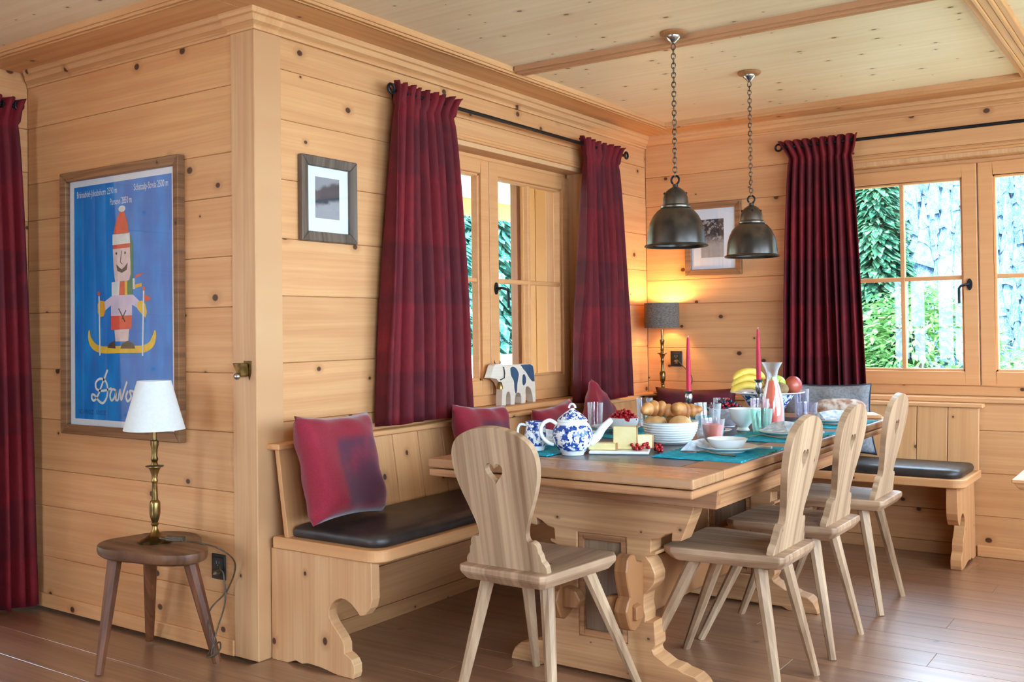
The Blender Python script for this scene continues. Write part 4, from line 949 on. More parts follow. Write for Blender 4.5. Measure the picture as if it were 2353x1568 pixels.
# ribbed teal placemats
def mat_mesh(w, l):
    nu, nv = 4, 57; vs = []; fs = []
    for sgn in (0, 1):
        for j in range(nv):
            for i in range(nu):
                yv = -l/2+l*j/(nv-1); zz = .0026+.0022*math.sin(2*PI*14*j/(nv-1)) if sgn else 0
                vs.append((-w/2+w*i/(nu-1), yv, zz))
    m = nu*nv
    for s_ in (0, m):
        for j in range(nv-1):
            for i in range(nu-1): a = s_+j*nu+i; fs.append((a, a+1, a+nu+1, a+nu))
    for j in range(nv-1):
        for a in (j*nu, j*nu+nu-1): fs.append((a, a+nu, a+nu+m, a+m))
    for i in range(nu-1):
        for a in (i, (nv-1)*nu+i): fs.append((a, a+1, a+1+m, a+m))
    return mesh('placemat', MB().add(vs, fs), smooth=60)
mm = mat_mesh(.30, .43)
for x_, y_, a_, lb in ((1.418, -2.285, .015, 'teal ribbed placemat at the near right corner of the table'), (1.422, -1.72, -.01, 'teal ribbed placemat at the middle of the long chair side'), (1.425, -1.165, .01, 'teal ribbed placemat at the far end of the chair side'),
                        (.825, -2.44, .0, 'teal ribbed placemat under the blue jug'), (.825, -1.87, .01, 'teal ribbed placemat beside the red-patterned bowl, bench side'), (.825, -1.25, 0, 'teal ribbed placemat on the bench side nearest the room corner')):
    o = obj('placemat', mm, MAT['teal'], loc=(x_, y_, ZT), rot=(0, 0, a_)); tag(o, lb, 'placemat', 'teal ribbed placemats')
ZM = ZT+.0052
# blue and white transferware
def delft(name, lo, hi, sc=46):
    N = NT(name); v_, xyz_ = N.obj(); n1 = N.noise(v_, sc, 3, .6); n2 = N.noise(v_, sc*2.6, 2)
    inb = N.math('MULTIPLY', N.ramp(xyz_[2], lo, lo+.006), N.ramp(xyz_[2], hi-.004, hi+.002, 1, 0))
    f = N.math('MULTIPLY', N.ramp(N.math('MULTIPLY_ADD', n2, .35, n1), .645, .70), inb)
    c = N.mix(f, srgb(238, 236, 234), srgb(44, 76, 150)); c = N.mix(N.math('MULTIPLY', N.ramp(n2, .6, .66), f), c, srgb(24, 36, 84))
    return N.fin(c, .18)
MAT['delft'] = delft('blue_white_transferware', .012, .100); MAT['delftband'] = delft('blue_white_rim_print', .113, 1, 90); MAT['fruitblue'] = delft('blue_leaf_bowl', .008, .112, 44)
tp = thing('teapot', 'round blue and white patterned china teapot', 'teapot', (1.02, -2.565, ZT))
obj('body', MB().lathe([(0, .002), (.036, 0), (.038, .006), (.045, .014), (.060, .034), (.067, .058), (.064, .082), (.054, .100), (.046, .107), (.050, .109), (.050, .114), (.042, .114), (0, .112)], 48), MAT['delft'], tp, smooth=35)
lid = obj('lid', MB().lathe([(0, .114), (.046, .114), (.047, .118), (.040, .124), (.026, .136), (.012, .145), (.008, .148), (.007, .152), (0, .152)], 40), MAT['delftband'], tp, smooth=35)
obj('lid_knob', MB().tube([(.012*math.cos(a), .0, .152+.013*math.sin(a)) for a in [PI*i/10 for i in range(11)]], .004, 8), MAT['white'], lid, smooth=50)
hd, sd = Vector((-.80, -.60, 0)), Vector((.80, .60, 0))       # handle to the left, spout to the right of the picture
pts = [hd*.048+Vector((0, 0, .098)), hd*.072+Vector((0, 0, .112)), hd*.094+Vector((0, 0, .104)), hd*.104+Vector((0, 0, .082)), hd*.098+Vector((0, 0, .058)), hd*.080+Vector((0, 0, .040)), hd*.062+Vector((0, 0, .034))]
obj('handle', MB().tube(spline(pts, 5), .0065, 10), MAT['white'], tp, smooth=60)
pts = [sd*.055+Vector((0, 0, .040)), sd*.080+Vector((0, 0, .056)), sd*.098+Vector((0, 0, .082)), sd*.122+Vector((0, 0, .106)), sd*.130+Vector((0, 0, .112))]
sp_ = spline(pts, 5); obj('spout', MB().tube(sp_, [.017-.009*i/(len(sp_)-1) for i in range(len(sp_))], 12), MAT['delftband'], tp, smooth=60)
jg = thing('milk_jug', 'small blue and white patterned china jug left of the teapot', 'jug', (.872, -2.56, ZM))
obj('body', MB().lathe([(0, .002), (.028, 0), (.030, .006), (.034, .02), (.036, .05), (.033, .078), (.034, .096), (.031, .096), (.030, .078), (.033, .05), (.028, .01), (0, .008)], 40), MAT['delft'], jg, smooth=35)
pts = [hd*.031+Vector((0, 0, .084)), hd*.052+Vector((0, 0, .086)), hd*.060+Vector((0, 0, .062)), hd*.050+Vector((0, 0, .036)), hd*.034+Vector((0, 0, .028))]
obj('handle', MB().tube(spline(pts, 5), .0045, 8), MAT['white'], jg, smooth=60)
# cheese board
MAT['cheese'] = plain('pale_yellow_cheese', srgb(240, 218, 160), srgb(232, 206, 142), 14, .55, **{'Subsurface Weight': .0}); MAT['rind'] = plain('brown_cheese_rind', srgb(196, 140, 84), srgb(172, 116, 66), 30, .6)
o = obj('serving_board', MB().box(-.098, .098, -.068, .068, 0, .010), MAT['white'], bevel=.003, loc=(1.125, -2.435, ZT), rot=(0, 0, .42)); tag(o, 'white rectangular serving board under the cheese', 'board')
ZB = ZT+.0105
def wedge(label, pts, h, x, y, rz):
    t = thing('cheese_wedge', label, 'cheese', (x, y, ZB), rz, 'cheese on the white board')
    obj('cheese', MB().prism(pts, 'xy', 0, h), MAT['cheese'], t, bevel=.002)
    a, b = Vector(pts[1]), Vector(pts[2]); n_ = Vector(((b-a).y, -(b-a).x)).normalized()*.0045
    obj('rind', MB().prism([tuple(a), tuple(a+n_), tuple(b+n_), tuple(b)], 'xy', 0, h), MAT['rind'], t, bevel=.001)
wedge('tall pale cheese wedge with brown rind on the white board', [(-.045, -.008), (.03, -.032), (.034, .028), (-.045, .008)], .075, 1.145, -2.425, .55)
wedge('low flat cheese slab on the left of the white board', [(-.048, -.02), (.042, -.034), (.046, .028), (-.05, .016)], .022, 1.08, -2.468, .45)
wedge('small cheese piece behind the tall wedge', [(-.03, -.008), (.02, -.02), (.022, .018), (-.03, .008)], .045, 1.185, -2.375, .9)
MAT['currant'] = plain('glossy_red_currant', srgb(198, 22, 34), srgb(150, 10, 26), 50, .15); MAT['blueb'] = plain('dark_blueberry', srgb(40, 44, 70), srgb(26, 28, 48), 60, .4)
cur_me = mesh('red_currant', MB().ball((0, 0, 0), .0062, 8, 6), smooth=60); blu_me = mesh('blueberry', MB().ball((0, 0, 0), .0085, 10, 7), smooth=60)
def pile(n, cx, cyy, z0, R, H, kinds, seed):
    rnd = random.Random(seed); used = []
    for i in range(n):
        for _ in range(60):
            r = R*math.sqrt(rnd.random()); a = rnd.uniform(0, 2*PI); h = H*(1-(r/R)**2)*rnd.uniform(.55, 1.0)
            p = (cx+r*math.cos(a), cyy+r*math.sin(a), z0+h)
            if all((p[0]-q[0])**2+(p[1]-q[1])**2+(p[2]-q[2])**2 > .0095**2 for q in used): break
        used.append(p); nm, me, mt, lb, gr = kinds[0] if rnd.random() < kinds[2] else kinds[1]
        o = obj(nm, me, mt, loc=p); tag(o, lb, 'berry', gr)
def RC(lb, gr): return ('red_currant', cur_me, MAT['currant'], lb, gr)
def BB(lb, gr): return ('blueberry', blu_me, MAT['blueb'], lb, gr)
# red-patterned bowl of currants
N = NT('red_leaf_bowl_print'); v_, xyz_ = N.obj(); vor = N.new('ShaderNodeTexVoronoi'); vor.inputs['Scale'].default_value = 26; N.t.links.new(v_, vor.inputs['Vector'])
c_ = N.mix(N.ramp(vor.outputs['Distance'], .30, .36, 1, 0), srgb(236, 230, 226), srgb(176, 34, 44)); MAT['redbowl'] = N.fin(c_, .25)
bowlp = lambda R, h, foot, t: [(0, .001), (foot, 0), (foot, .004), (foot*1.2, .010), (R*.80, h*.38), (R*.93, h*.68), (R, h), (R-t, h), (R*.93-t, h*.68), (R*.80-t, h*.40), (foot, .014), (0, .012)]
lathe_thing('bowl', 'white bowl with red leaf pattern holding red currants', 'bowl', bowlp(.058, .068, .028, .003), MAT['redbowl'], .888, -1.965)
k1 = RC('red currant in the red-patterned bowl', 'red currants in the red-patterned bowl')
lathe_thing('currant_bed', 'mound of currants filling the red-patterned bowl', 'berries', [(0, .030), (.045, .030), (.050, .058), (.036, .072), (.018, .080), (0, .082)], MAT['currant'], .888, -1.965, seg=16)['kind'] = 'stuff'
pile(64, .888, -1.965, ZT+.060, .056, .040, (k1, k1, 1.0), 3)
# berry bowl farther back
lathe_thing('bowl', 'white bowl with grey diamond pattern heaped with mixed berries', 'bowl', bowlp(.075, .078, .036, .003), MAT['delftband'] if False else plain('grey_diamond_bowl', srgb(232, 230, 232), srgb(196, 198, 208), 60, .25), 1.10, -1.475)
lathe_thing('berry_bed', 'mound of berries filling the grey diamond bowl', 'berries', [(0, .040), (.060, .040), (.066, .066), (.046, .080), (.02, .088), (0, .09)], MAT['blueb'], 1.10, -1.475, seg=16)['kind'] = 'stuff'
pile(70, 1.10, -1.475, ZT+.070, .070, .044, (RC('red currant among the mixed berries in the grey diamond bowl', 'red currants in the grey diamond bowl'), BB('dark blueberry in the grey diamond bowl', 'blueberries in the grey diamond bowl'), .55), 5)
k2 = RC('red currant lying on the white cheese board', 'red currants on the cheese board')
rnd = random.Random(11)
for cx, cy0, n in ((1.19, -2.44, 9), (1.205, -2.40, 8), (1.075, -2.40, 8)):
    for i in range(n):
        o = obj('red_currant', cur_me, MAT['currant'], loc=(cx+rnd.uniform(-.018, .018), cy0+rnd.uniform(-.016, .016), ZB+.006+.011*(i % 3 == 2))); tag(o, k2[3], 'berry', k2[4])
k3 = RC('red currant hanging over the right edge of the cheese board', 'red currant sprig beside the cheese board')
for i in range(14):
    a = i*.9; t_ = i/13
    o = obj('red_currant', cur_me, MAT['currant'], loc=(1.215+.05*t_*.6+.009*math.cos(a), -2.345-.03*t_+.009*math.sin(a), ZT+.0065+.014*(1-t_)*(i % 2))); tag(o, k3[3], 'berry', k3[4])
# bread bowl
prof = [(0, .001), (.058, 0), (.060, .004)]
for i in range(8):
    z = .006+.0085*i; r = .066+.031*(1-(1-(i+1)/8)**1.8); prof += [(r, z), (r+.0022, z+.003), (r+.0022, z+.0055), (r+.0004, z+.0085)]
prof += [(.100, .078), (.0965, .0785), (.092, .06), (.078, .03), (.058, .01), (0, .008)]
lathe_thing('bread_bowl', 'white ribbed bowl filled with croissants and rolls', 'bowl', prof, MAT['white'], 1.155, -2.115, seg=56, smooth=25)
MAT['roll'] = plain('golden_bread_roll', srgb(222, 176, 120), srgb(196, 140, 82), 18, .6); MAT['crust'] = plain('baked_croissant_crust', srgb(212, 148, 84), srgb(160, 92, 44), 16, .5); MAT['loafm'] = plain('brown_loaf_crust', srgb(150, 92, 62), srgb(206, 186, 166), 30, .75, bump=.4)
for i, (dx, dy, dz, lb) in enumerate(((-.052, -.012, .068, 'round bread roll on the left of the ribbed bowl'), (.050, -.022, .068, 'round bread roll on the right of the ribbed bowl'), (-.005, .05, .066, 'round bread roll at the back of the ribbed bowl'))):
    o = obj('bread_roll', MB().ball((0, 0, 0), .039, 20, 14, (1.1, 1.0, .85)), MAT['roll'], smooth=60, loc=(1.155+dx, -2.115+dy, ZT+dz)); tag(o, lb, 'bread roll', 'rolls in the ribbed bowl')
def croissant(label, loc, rz, rx):
    n = 22; pts = []; rs = []
    for i in range(n+1):
        t = i/n*2-1; a = t*1.15; pts.append((.068*math.sin(a), .068*math.cos(a)-.05, 0)); seg_ = abs(math.sin(t*8.5)); rs.append(.006+.025*(1-t*t)**.8*(.66+.34*seg_))
    o = obj('croissant', MB().tube(pts, rs, 12), MAT['crust'], smooth=60, loc=loc, rot=(rx, .1, rz)); tag(o, label, 'croissant', 'croissants in the ribbed bowl')
croissant('croissant lying across the front of the ribbed bowl', (1.125, -2.145, ZT+.116), .75, .35)
croissant('croissant at the back right of the ribbed bowl', (1.20, -2.08, ZT+.118), 1.25, -.3)
# candles
def candle(label, x, y, h0, L):
    t = thing('candlestick', label, 'candlestick', (x, y, ZT), group='silver candlesticks with red candles')
    obj('holder', MB().lathe([(0, .002), (.034, 0), (.034, .004), (.012, .010), (.008, .02), (.007, h0*.5), (.010, h0*.62), (.006, h0*.66), (.014, h0*.74), (.0155, h0*.86), (.012, h0*.93), (.021, h0), (.012, h0), (.0105, h0*.93), (0, h0*.92)], 24), MAT['steel'], t, smooth=35)
    cd = obj('candle', MB().lathe([(0, h0*.93), (.0102, h0*.93), (.0098, h0+L*.5), (.0055, h0+L*.96), (.003, h0+L), (0, h0+L)], 20), MAT['waxred'], t, smooth=35)
    obj('wick', MB().tube([(0, 0, h0+L-.002), (.001, 0, h0+L+.008)], .0009, 6), MAT['white'], cd)
MAT['waxred'] = plain('crimson_candle_wax', srgb(196, 18, 52), srgb(176, 12, 42), 8, .6)
candle('silver candlestick with a tall red candle behind the bread bowl', 1.02, -1.66, .155, .215); candle('silver candlestick with a tall red candle in front of the fruit bowl', 1.165, -1.27, .185, .215)
# glasses
MAT['greeng'] = glassy('pale_green_glass', (.80, .94, .88, 1), 1.5, .6, extra=1.2); MAT['pinkg'] = glassy('rose_tinted_glass', (.97, .91, .93, 1), 1.5, .5, extra=1.2); MAT['lilacg'] = glassy('lilac_tinted_glass', (.92, .90, .95, 1), 1.5, .5, extra=1.2)
def tumbler(label, x, y, r0, r1, h, mat, z=ZT, grp='drinking glasses on the table'):
    prof = [(0, 0), (r0*.96, 0), (r0, .003), ((r0+r1)/2, h*.5), (r1, h), (r1-.0022, h), ((r0+r1)/2-.0022, h*.5), (r0-.003, .010), (0, .009)]
    return lathe_thing('drinking_glass', label, 'glass', prof, mat, x, y, z, 32, grp)
tumbler('clear tall glass behind the teapot lid', .742, -1.93, .027, .031, .118, MAT['clear'])
tumbler('clear tall glass behind the currant bowl', .852, -1.72, .029, .033, .125, MAT['clear'])
tumbler('low green glass behind the currant bowl', .925, -1.80, .024, .028, .062, MAT['greeng'])
tumbler('large clear glass right of the bread bowl', 1.205, -1.90, .040, .050, .128, MAT['clear'])
gl = tumbler('low rose glass of peach juice beside the large clear glass', 1.262, -1.985, .033, .043, .080, MAT['pinkg'])
MAT['peach'] = plain('peach_juice', srgb(240, 150, 116), srgb(232, 134, 100), 6, .3); MAT['juice'] = plain('orange_red_juice', srgb(244, 100, 62), srgb(238, 86, 54), 5, .3)
lathe_thing('juice_fill', 'peach juice in the low rose glass', 'juice', [(0, .012), (.030, .012), (.0375, .060), (0, .060)], MAT['peach'], 1.262, -1.985, seg=28)
tumbler('pale green tumbler right of the white footed bowl', 1.322, -1.66, .032, .043, .095, MAT['greeng'])
tumbler('rose glass in front of the juice carafe', 1.262, -1.52, .031, .037, .122, MAT['pinkg'])
tumbler('low lilac tumbler behind the nearest long-side chair', 1.305, -1.06, .036, .042, .078, MAT['lilacg'])
tumbler('taller lilac glass behind the low lilac tumbler', 1.235, -.93, .029, .032, .128, MAT['lilacg'])
tumbler('clear glass beside the far candlestick', 1.02, -1.33, .030, .034, .105, MAT['clear'])
lathe_thing('footed_bowl', 'plain white footed bowl in the middle of the table', 'bowl', [(0, .001), (.024, 0), (.026, .004), (.020, .014), (.024, .020), (.046, .046), (.056, .088), (.0535, .088), (.043, .047), (.020, .024), (0, .022)], MAT['white'], 1.225, -1.605)
# carafe
cf = thing('juice_carafe', 'clear glass carafe of orange-red juice', 'carafe', (1.262, -1.375, ZT))
cp_ = [(.044, .002), (.047, .012), (.047, .07), (.043, .11), (.032, .155), (.022, .190), (.0205, .205), (.026, .232), (.042, .262)]
obj('glass', MB().lathe([(0, 0), (.042, 0)]+cp_+[(r-.0022, z) for r, z in reversed(cp_[1:])]+[(0, .010)], 40), MAT['clear'], cf, smooth=35)
obj('juice', MB().lathe([(0, .012), (.043, .014), (.0438, .07), (.040, .11), (.029, .155), (.0195, .187), (0, .187)], 36), MAT['juice'], cf, smooth=35)
# fruit bowl
fx, fy = 1.125, -1.06
lathe_thing('fruit_bowl', 'wide conical blue and white bowl with a flat rim holding fruit', 'fruit bowl', [(0, .001), (.050, 0), (.052, .008), (.062, .024), (.118, .110), (.162, .118), (.162, .122), (.114, .115), (.058, .030), (.046, .014), (0, .012)], MAT['fruitblue'], fx, fy, seg=56)
MAT['banana'] = plain('yellow_banana_skin', srgb(240, 204, 92), srgb(222, 180, 62), 10, .5); MAT['apple'] = plain('green_apple_skin', srgb(164, 196, 52), srgb(196, 212, 92), 12, .3); MAT['kiwi'] = plain('brown_pear_skin', srgb(150, 118, 78), srgb(128, 98, 60), 60, .7); MAT['mango'] = plain('red_mango_skin', srgb(160, 40, 52), srgb(176, 84, 62), 5, .35)
def banana(label, loc, rz, rx):
    n = 16; pts = []; rs = []
    for i in range(n+1):
        t = i/n*2-1; pts.append((.085*math.sin(t*.95), 0, -.085*math.cos(t*.95)+.085)); rs.append(.0165*max(.16, (1-abs(t)**5))**.6)
    t_ = thing('banana', label, 'banana', loc, 0, 'bananas in the fruit bowl'); t_.rotation_euler = (rx, 0, rz)
    obj('skin', MB().tube(pts, rs, 8), MAT['banana'], t_, smooth=50); obj('stem', MB().tube([pts[-1], (pts[-1][0]+.012, 0, pts[-1][2]+.014)], [.005, .004], 6), MAT['kiwi'], t_, smooth=50)
for i, lb in enumerate(('lowest banana of the bunch in the fruit bowl', 'middle banana of the bunch in the fruit bowl', 'topmost banana of the bunch in the fruit bowl')): banana(lb, (fx-.075, fy-.05+.012*i, ZT+.15+.030*i), .55, PI-.25*i+.35)
def fruit(name, label, r, sc, loc, mat, stem=True):
    t_ = thing(name, label, name.replace('_', ' '), loc)
    obj('flesh', MB().ball((0, 0, 0), r, 22, 16, sc), mat, t_, smooth=60)
    if stem: obj('stem', MB().tube([(0, 0, r*sc[2]*.92), (.003, 0, r*sc[2]+.012)], .0016, 6), MAT['kiwi'], t_, smooth=60)
fruit('apple', 'large green apple in the fruit bowl', .041, (1, 1, .95), (fx+.045, fy-.005, ZT+.155), MAT['apple'])
fruit('pear', 'brown pear lying in front of the green apple', .033, (1.2, 1, .9), (fx+.078, fy-.062, ZT+.137), MAT['kiwi'])
fruit('mango', 'red mango at the right of the fruit bowl', .040, (.95, 1.1, 1.05), (fx+.105, fy+.035, ZT+.148), MAT['mango'], False)
# bread loaf on a board
o = obj('bread_board', MB().box(-.16, .16, -.09, .09, 0, .016), MAT['pineX'], bevel=.004, loc=(1.385, -.85, ZT), rot=(0, 0, .45)); tag(o, 'pale wooden bread board at the far end of the table', 'board')
mb = MB(); n = 20; vs = []
for i in range(n+1):
    t = i/n*2-1; r = max(.04, 1-abs(t)**3.2)**.5
    for k in range(16): a = 2*PI*k/16; vs.append((t*.115, .046*r*math.cos(a), max(0, .030+.036*r*math.sin(a))))
fs = [(i*16+k, i*16+(k+1) % 16, (i+1)*16+(k+1) % 16, (i+1)*16+k) for i in range(n) for k in range(16)]+[tuple(range(16)), tuple(n*16+k for k in range(16))]
o = obj('bread_loaf', mb.add(vs, fs), MAT['loafm'], smooth=50, loc=(1.375, -.84, ZT+.0165), rot=(0, 0, .5)); tag(o, 'brown floured bread loaf at the far end of the table', 'bread')
# place settings
MAT['napk'] = plain('patterned_paper_napkin', srgb(226, 228, 232), srgb(176, 188, 200), 40, .85); MAT['plate'] = plain('cream_plate_glaze', srgb(226, 224, 216), srgb(214, 212, 204), 8, .22)
platep = [(0, .001), (.055, 0), (.058, .004), (.092, .013), (.098, .017), (.098, .019), (.090, .0165), (.056, .008), (0, .007)]
bowp = [(0, .001), (.035, 0), (.050, .008), (.064, .030), (.066, .034), (.0635, .034), (.048, .012), (0, .009)]
plate_me = mesh('plate', MB().lathe(platep, 44), smooth=35); bowl_me = mesh('cereal_bowl', MB().lathe(bowp, 40), smooth=35)
SET = [(1.442, -2.29, 'nearest the viewer on the chair side'), (1.445, -1.745, 'at the middle of the chair side'), (1.445, -1.18, 'at the far end of the chair side'), (.80, -1.87, 'on the bench side beside the currant bowl'), (.80, -1.25, 'on the bench side nearest the corner'), (.79, -2.40, 'on the bench side next to the blue jug')]
def fork_mesh():
    mb = MB(); pts = spline([(0, -.085, .004), (0, -.03, .006), (0, .02, .012), (0, .045, .008)], 5); mb.tube(pts, [.0036]*6+[.003]*(len(pts)-6), 6)
    mb.box(-.010, .010, .044, .056, .0065, .0085)
    for k in range(4): xx = -.0085+.0057*k; mb.tube([(xx, .055, .0075), (xx, .08, .0055), (xx, .098, .0075)], [.0013, .0012, .0008], 5)
    return mesh('fork', mb, smooth=50)
def knife_parts(t):
    obj('blade', MB().prism([(-.008, 0), (.009, .0), (.010, .07), (.004, .098), (-.004, .10), (-.008, .08)], 'xy', .002, .0036), MAT['steel'], t, bevel=.0005)
    obj('handle', MB().box(-.0075, .0075, -.095, 0, .0005, .0095), MAT['white'], t, bevel=.003, seg=2)
fk = fork_mesh()
for i, (x_, y_, w) in enumerate(SET):
    o = obj('plate', plate_me, MAT['plate'], loc=(x_, y_, ZM)); tag(o, 'cream plate '+w, 'plate', 'plates at the place settings')
    o = obj('fork', fk, MAT['steel'], loc=(x_+(-.02 if i else -.005), y_-.125 if x_ > 1.1 else y_+.125, ZM), rot=(0, 0, PI/2 if x_ > 1.1 else -PI/2)); tag(o, 'steel fork '+w, 'fork', 'forks at the place settings')
    t_ = thing('knife', 'white-handled knife '+w, 'knife', (x_+.01, y_+.125 if x_ > 1.1 else y_-.125, ZM), PI/2 if x_ > 1.1 else -PI/2, 'knives at the place settings'); knife_parts(t_)
    if i in (0, 4):
        o = obj('cereal_bowl', bowl_me, MAT['white'], loc=(x_, y_, ZM+.0085)); tag(o, 'white shallow bowl on the plate '+w, 'bowl', 'shallow bowls on plates')
    else:
        o = obj('napkin', MB().add([(-.07, -.06, 0), (.07, -.06, 0), (.07, .06, 0), (-.07, .06, 0), (.0, -.055, .032), (0, .055, .026), (-.01, 0, .036)], [(0, 3, 2, 1), (0, 1, 4), (1, 2, 5, 6, 4), (2, 3, 5), (3, 0, 4, 6, 5)]), MAT['napk'], loc=(x_, y_, ZM+.0195), rot=(0, 0, .3+i)); tag(o, 'folded pale napkin on the plate '+w, 'napkin', 'folded napkins on plates')
o = obj('napkin', MB().add([(-.05, -.04, 0), (.05, -.04, 0), (.05, .04, 0), (-.05, .04, 0), (-.02, -.03, .03), (.02, .03, .035)], [(0, 3, 2, 1), (0, 1, 5, 4), (1, 2, 5), (2, 3, 4, 5), (3, 0, 4)]), MAT['napk'], loc=(1.335, -2.29, ZM), rot=(0, 0, .3)); tag(o, 'crumpled pale napkin beside the nearest place setting', 'napkin')
o = obj('side_plate', plate_me, MAT['white'], loc=(1.16, -1.73, ZT)); o.scale = (.66, .66, .8); tag(o, 'small white plate of sliced fruit in the middle of the table', 'plate')
for i in range(7):
    a = i*.9; o = obj('fruit_slice', MB().ball((0, 0, 0), .014, 10, 8, (1.2, .8, .6)), MAT['peach'] if i % 3 else MAT['blueb'], smooth=60, loc=(1.16+.026*math.cos(a), -1.73+.026*math.sin(a), ZT+.016+.004*(i % 2))); tag(o, 'fruit piece on the small white plate', 'fruit', 'fruit pieces on the small plate')
# ================================================================== outside
MAT['larch'] = wood('outdoor_larch', srgb(222, 160, 92), srgb(196, 128, 62), PK, 2, 1, kthr=.85, streak=.5)
MAT['larchY'] = wood('outdoor_larch_y', srgb(222, 170, 110), srgb(196, 128, 62), PK, 1, 2, kthr=.85, streak=.5)
MAT['whitewood'] = wood('pale_loggia_boards', srgb(236, 226, 208), srgb(220, 204, 178), srgb(150, 120, 90), 0, 1, kthr=.7, streak=.4)
# balcony outside the smaller window
bal = struct('balcony', MB().box(-2.45, -.26, -2.6, 4.6, -.2, -.06), MAT['whitewood'], 'balcony floor outside the smaller window', 'balcony')
y = -2.6; i = 0
while y < 4.6:
    obj('soffit_board', MB().box(-2.5, -.26, y, y+.145, 2.26, 2.285), MAT['whitewood'], bal, bevel=.002); y += .15
obj('eaves_beam', MB().box(-2.5, -2.38, -2.6, 4.6, 2.13, 2.26), MAT['larchY'], bal, bevel=.004)
obj('post', MB().box(-2.46, -2.32, 1.02, 1.17, -.06, 2.13), MAT['larch'], bal, bevel=.005)
obj('post', MB().box(-2.46, -2.32, 4.2, 4.35, -.06, 2.13), MAT['larch'], bal, bevel=.005)
obj('handrail', MB().box(-2.46, -2.36, -2.6, 4.6, .86, .92), MAT['whitewood'], bal, bevel=.004)
y = -2.55
while y < 4.55: obj('baluster', MB().box(-2.425, -2.395, y, y+.10, .02, .86), MAT['whitewood'], bal, bevel=.003); y += .125
sh_ = thing('window_shutter', 'orange larch shutter opened outside the smaller window', 'shutter', (-.29, -.43, .75))
sh_.rotation_euler = (0, 0, math.radians(0))
for k in range(3): obj('shutter_board', MB().box(-.11*(k+1)+.001, -.11*k-.001, 0, .024, .0, 1.28), MAT['larch'], sh_, bevel=.002)
obj('stile', MB().box(-.385, -.335, -.02, .03, -.02, 1.30), MAT['brown'], sh_, bevel=.003)
# ground, hillside, forest
def leaf_mat(name, a, b, c):
    N = NT(name); v_, _ = N.obj(); n1 = N.noise(v_, 2.3, 3); n2 = N.noise(v_, 14, 2)
    col = N.mix(N.ramp(n1, .4, .62), a, b); col = N.mix(N.ramp(n2, .5, .7), col, c)
    N.n.remove(N.b); df = N.new('ShaderNodeBsdfDiffuse'); tl = N.new('ShaderNodeBsdfTranslucent'); N.set(df.inputs[0], col); N.set(tl.inputs[0], col)
    mx = N.new('ShaderNodeMixShader'); mx.inputs[0].default_value = .3; N.t.links.new(df.outputs[0], mx.inputs[1]); N.t.links.new(tl.outputs[0], mx.inputs[2]); N.t.links.new(mx.outputs[0], N.out.inputs[0]); return N.m
MAT['leafA'] = leaf_mat('spruce_needles', (.020, .075, .045, 1), (.05, .14, .07, 1), (.16, .30, .16, 1))
MAT['leafB'] = leaf_mat('blue_spruce_needles', (.03, .14, .11, 1), (.09, .27, .20, 1), (.26, .50, .38, 1))
MAT['leafC'] = leaf_mat('light_green_leaves', (.06, .17, .05, 1), (.14, .30, .08, 1), (.30, .46, .20, 1))
MAT['forest'] = leaf_mat('haze_tinted_forest', (.07, .14, .21, 1), (.14, .23, .31, 1), (.34, .42, .43, 1))  # bluish distance haze is mixed into these foliage colours
MAT['meadow'] = plain('alpine_meadow', (.20, .23, .15, 1), (.28, .30, .20, 1), .4, .9)
MAT['bark'] = plain('dark_bark', srgb(84, 66, 54), srgb(60, 46, 38), 12, .9)
g = MB(); nx, ny = 40, 40; vs = []
def gz(x, y): 
    d = max(0, math.hypot(x-1, y+2)-14); k = max(0, min(1, (y-.35*x+6)/30)); return -2.2-.05*d-(1-k)*max(0, d-4)*.25+k*(max(0, d-38)*.62+max(0, d-34)*.05*math.sin(x*.07+y*.05))
xs_ = [-170+340*i/nx for i in range(nx+1)]; ys_ = [-60+260*j/ny for j in range(ny+1)]
vs = [(x, y, gz(x, y)) for y in ys_ for x in xs_]
o = obj('hillside', g.add(vs, [(j*(nx+1)+i, j*(nx+1)+i+1, (j+1)*(nx+1)+i+1, (j+1)*(nx+1)+i) for j in range(ny) for i in range(nx)]), MAT['meadow'], smooth=60); o['kind'] = 'structure'; o['label'] = 'meadow and steep mountainside beyond the windows'; o['category'] = 'hillside'
# forest on the mountainside: narrow cones, their pale blue colour stands in for haze
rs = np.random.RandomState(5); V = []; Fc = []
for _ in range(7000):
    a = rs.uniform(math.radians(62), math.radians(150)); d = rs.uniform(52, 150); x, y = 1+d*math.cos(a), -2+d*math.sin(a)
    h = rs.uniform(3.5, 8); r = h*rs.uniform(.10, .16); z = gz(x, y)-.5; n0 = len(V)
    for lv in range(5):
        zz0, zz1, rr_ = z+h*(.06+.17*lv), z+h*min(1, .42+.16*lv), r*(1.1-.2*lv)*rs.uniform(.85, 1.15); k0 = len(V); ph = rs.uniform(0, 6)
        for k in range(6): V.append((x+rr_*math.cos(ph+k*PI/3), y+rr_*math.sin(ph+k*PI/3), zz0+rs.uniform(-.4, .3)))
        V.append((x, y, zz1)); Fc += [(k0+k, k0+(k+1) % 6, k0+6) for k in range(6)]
o = obj('mountain_forest', mesh('mountain_forest', MB().add(V, Fc)), MAT['forest']); tag(o, 'forest covering the mountainside, coloured pale blue-green for haze', 'forest', kind='stuff')
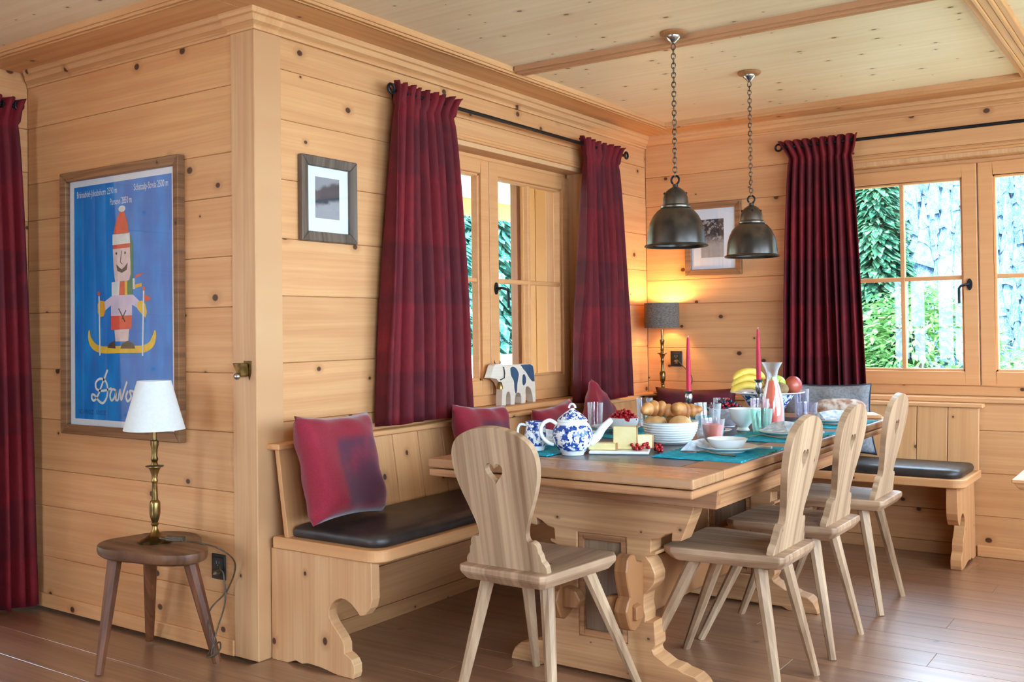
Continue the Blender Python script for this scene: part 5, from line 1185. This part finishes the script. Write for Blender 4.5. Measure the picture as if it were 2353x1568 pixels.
# nearer trees built of drooping branch sprays
def tree(label, x, y, h, r, n, mat, seed, base=None, conifer=True, group='trees outside the windows'):
    rs = np.random.RandomState(seed); zb = gz(x, y) if base is None else base
    t = thing('conifer_tree' if conifer else 'leafy_tree', label, 'tree', (x, y, zb), group=group); V = []; Fc = []
    obj('trunk', MB().tube([(0, 0, 0), (0, 0, h*.5), (0, 0, h*.96)], [h*.022, h*.014, h*.003], 8), MAT['bark'], t, smooth=60)
    for _ in range(n):
        if conifer:
            u = rs.uniform(0, 1)**.8; zz = h*(.06+.93*u); rad = r*(1-u)**.85*rs.uniform(.35, 1.08); a = rs.uniform(0, 2*PI)
            zz -= rad*.38+.12*math.sin(u*38)*h*.03; s = h*.017*rs.uniform(.6, 1.4); dirv = Vector((math.cos(a), math.sin(a), -.55+rs.uniform(-.35, .2)))
        else:
            q = Vector(rs.normal(0, 1, 3)); q = q.normalized()*rs.uniform(.55, 1)**.5; zz = h*.58+q.z*h*.42; rad = r*math.hypot(q.x, q.y)*(1+.18*math.sin(5*math.atan2(q.y, q.x)+7*q.z)); a = math.atan2(q.y, q.x); s = h*.019*rs.uniform(.6, 1.4); dirv = Vector((math.cos(a)+rs.uniform(-.7, .7), math.sin(a)+rs.uniform(-.7, .7), rs.uniform(-.8, .5)))
        p = Vector((rad*math.cos(a), rad*math.sin(a), zz)); dirv.normalize(); sd_ = dirv.cross(Vector((rs.uniform(-.4, .4), rs.uniform(-.4, .4), 1))).normalized()
        k0 = len(V); V += [tuple(p-dirv*s), tuple(p+sd_*s*.42), tuple(p+dirv*s*1.25), tuple(p-sd_*s*.42)]; Fc.append((k0, k0+1, k0+2, k0+3))
    me = bpy.data.meshes.new('foliage'); me.from_pydata(V, [], Fc); me.materials.append(mat)
    o = bpy.data.objects.new('foliage', me); COL.objects.link(o); o.parent = t; o['kind'] = 'stuff'
    return t
tree('slender dark spruce seen through the left half of the wide window', -1.05, 9.2, 6.6, 1.0, 9000, MAT['leafA'], 1)
tree('bushy light green tree at the foot of the spruce, wide window', -.25, 8.2, 3.9, 1.2, 6500, MAT['leafC'], 2, conifer=False)
tree('low light green bush right of the spruce, wide window', .95, 10.5, 3.0, 1.2, 4500, MAT['leafC'], 3, conifer=False)
tree('low green bush beyond the right sash of the wide window', 3.4, 12.0, 2.9, 1.4, 4000, MAT['leafC'], 4, conifer=False)
for k, (x_, y_, h_, r_, lb) in enumerate(((-9.4, 11.3, 10.5, 2.1, 'big drooping blue spruce filling the right sash of the smaller window'), (-8.0, 7.2, 9.5, 1.9, 'drooping blue spruce beyond the balcony post'), (-14.0, 10.8, 12.0, 2.4, 'tall blue spruce farther behind the balcony'), (-9.0, 16.0, 12.0, 2.5, 'tall blue spruce beyond the open shutter'))):
    tree(lb, x_, y_, h_, r_, 9000, MAT['leafB'], 10+k)
for k, (x_, y_, h_, r_, lb) in enumerate(((-6.4, -7.0, 7.5, 1.6, 'spruce outside the glazed door behind the left curtain'), (-8.6, -9.6, 9.5, 1.9, 'farther spruce outside the glazed door behind the left curtain'), (-9.2, -6.6, 9.0, 1.8, 'spruce beyond the balcony side of the left glazed door'), (-7.6, -11.8, 9.0, 1.8, 'spruce far to the left outside the glazed door'), (-11.8, -8.4, 11.0, 2.2, 'tallest spruce outside the left glazed door'))):
    tree(lb, x_, y_, h_, r_, 4500, MAT['leafB'], 20+k)
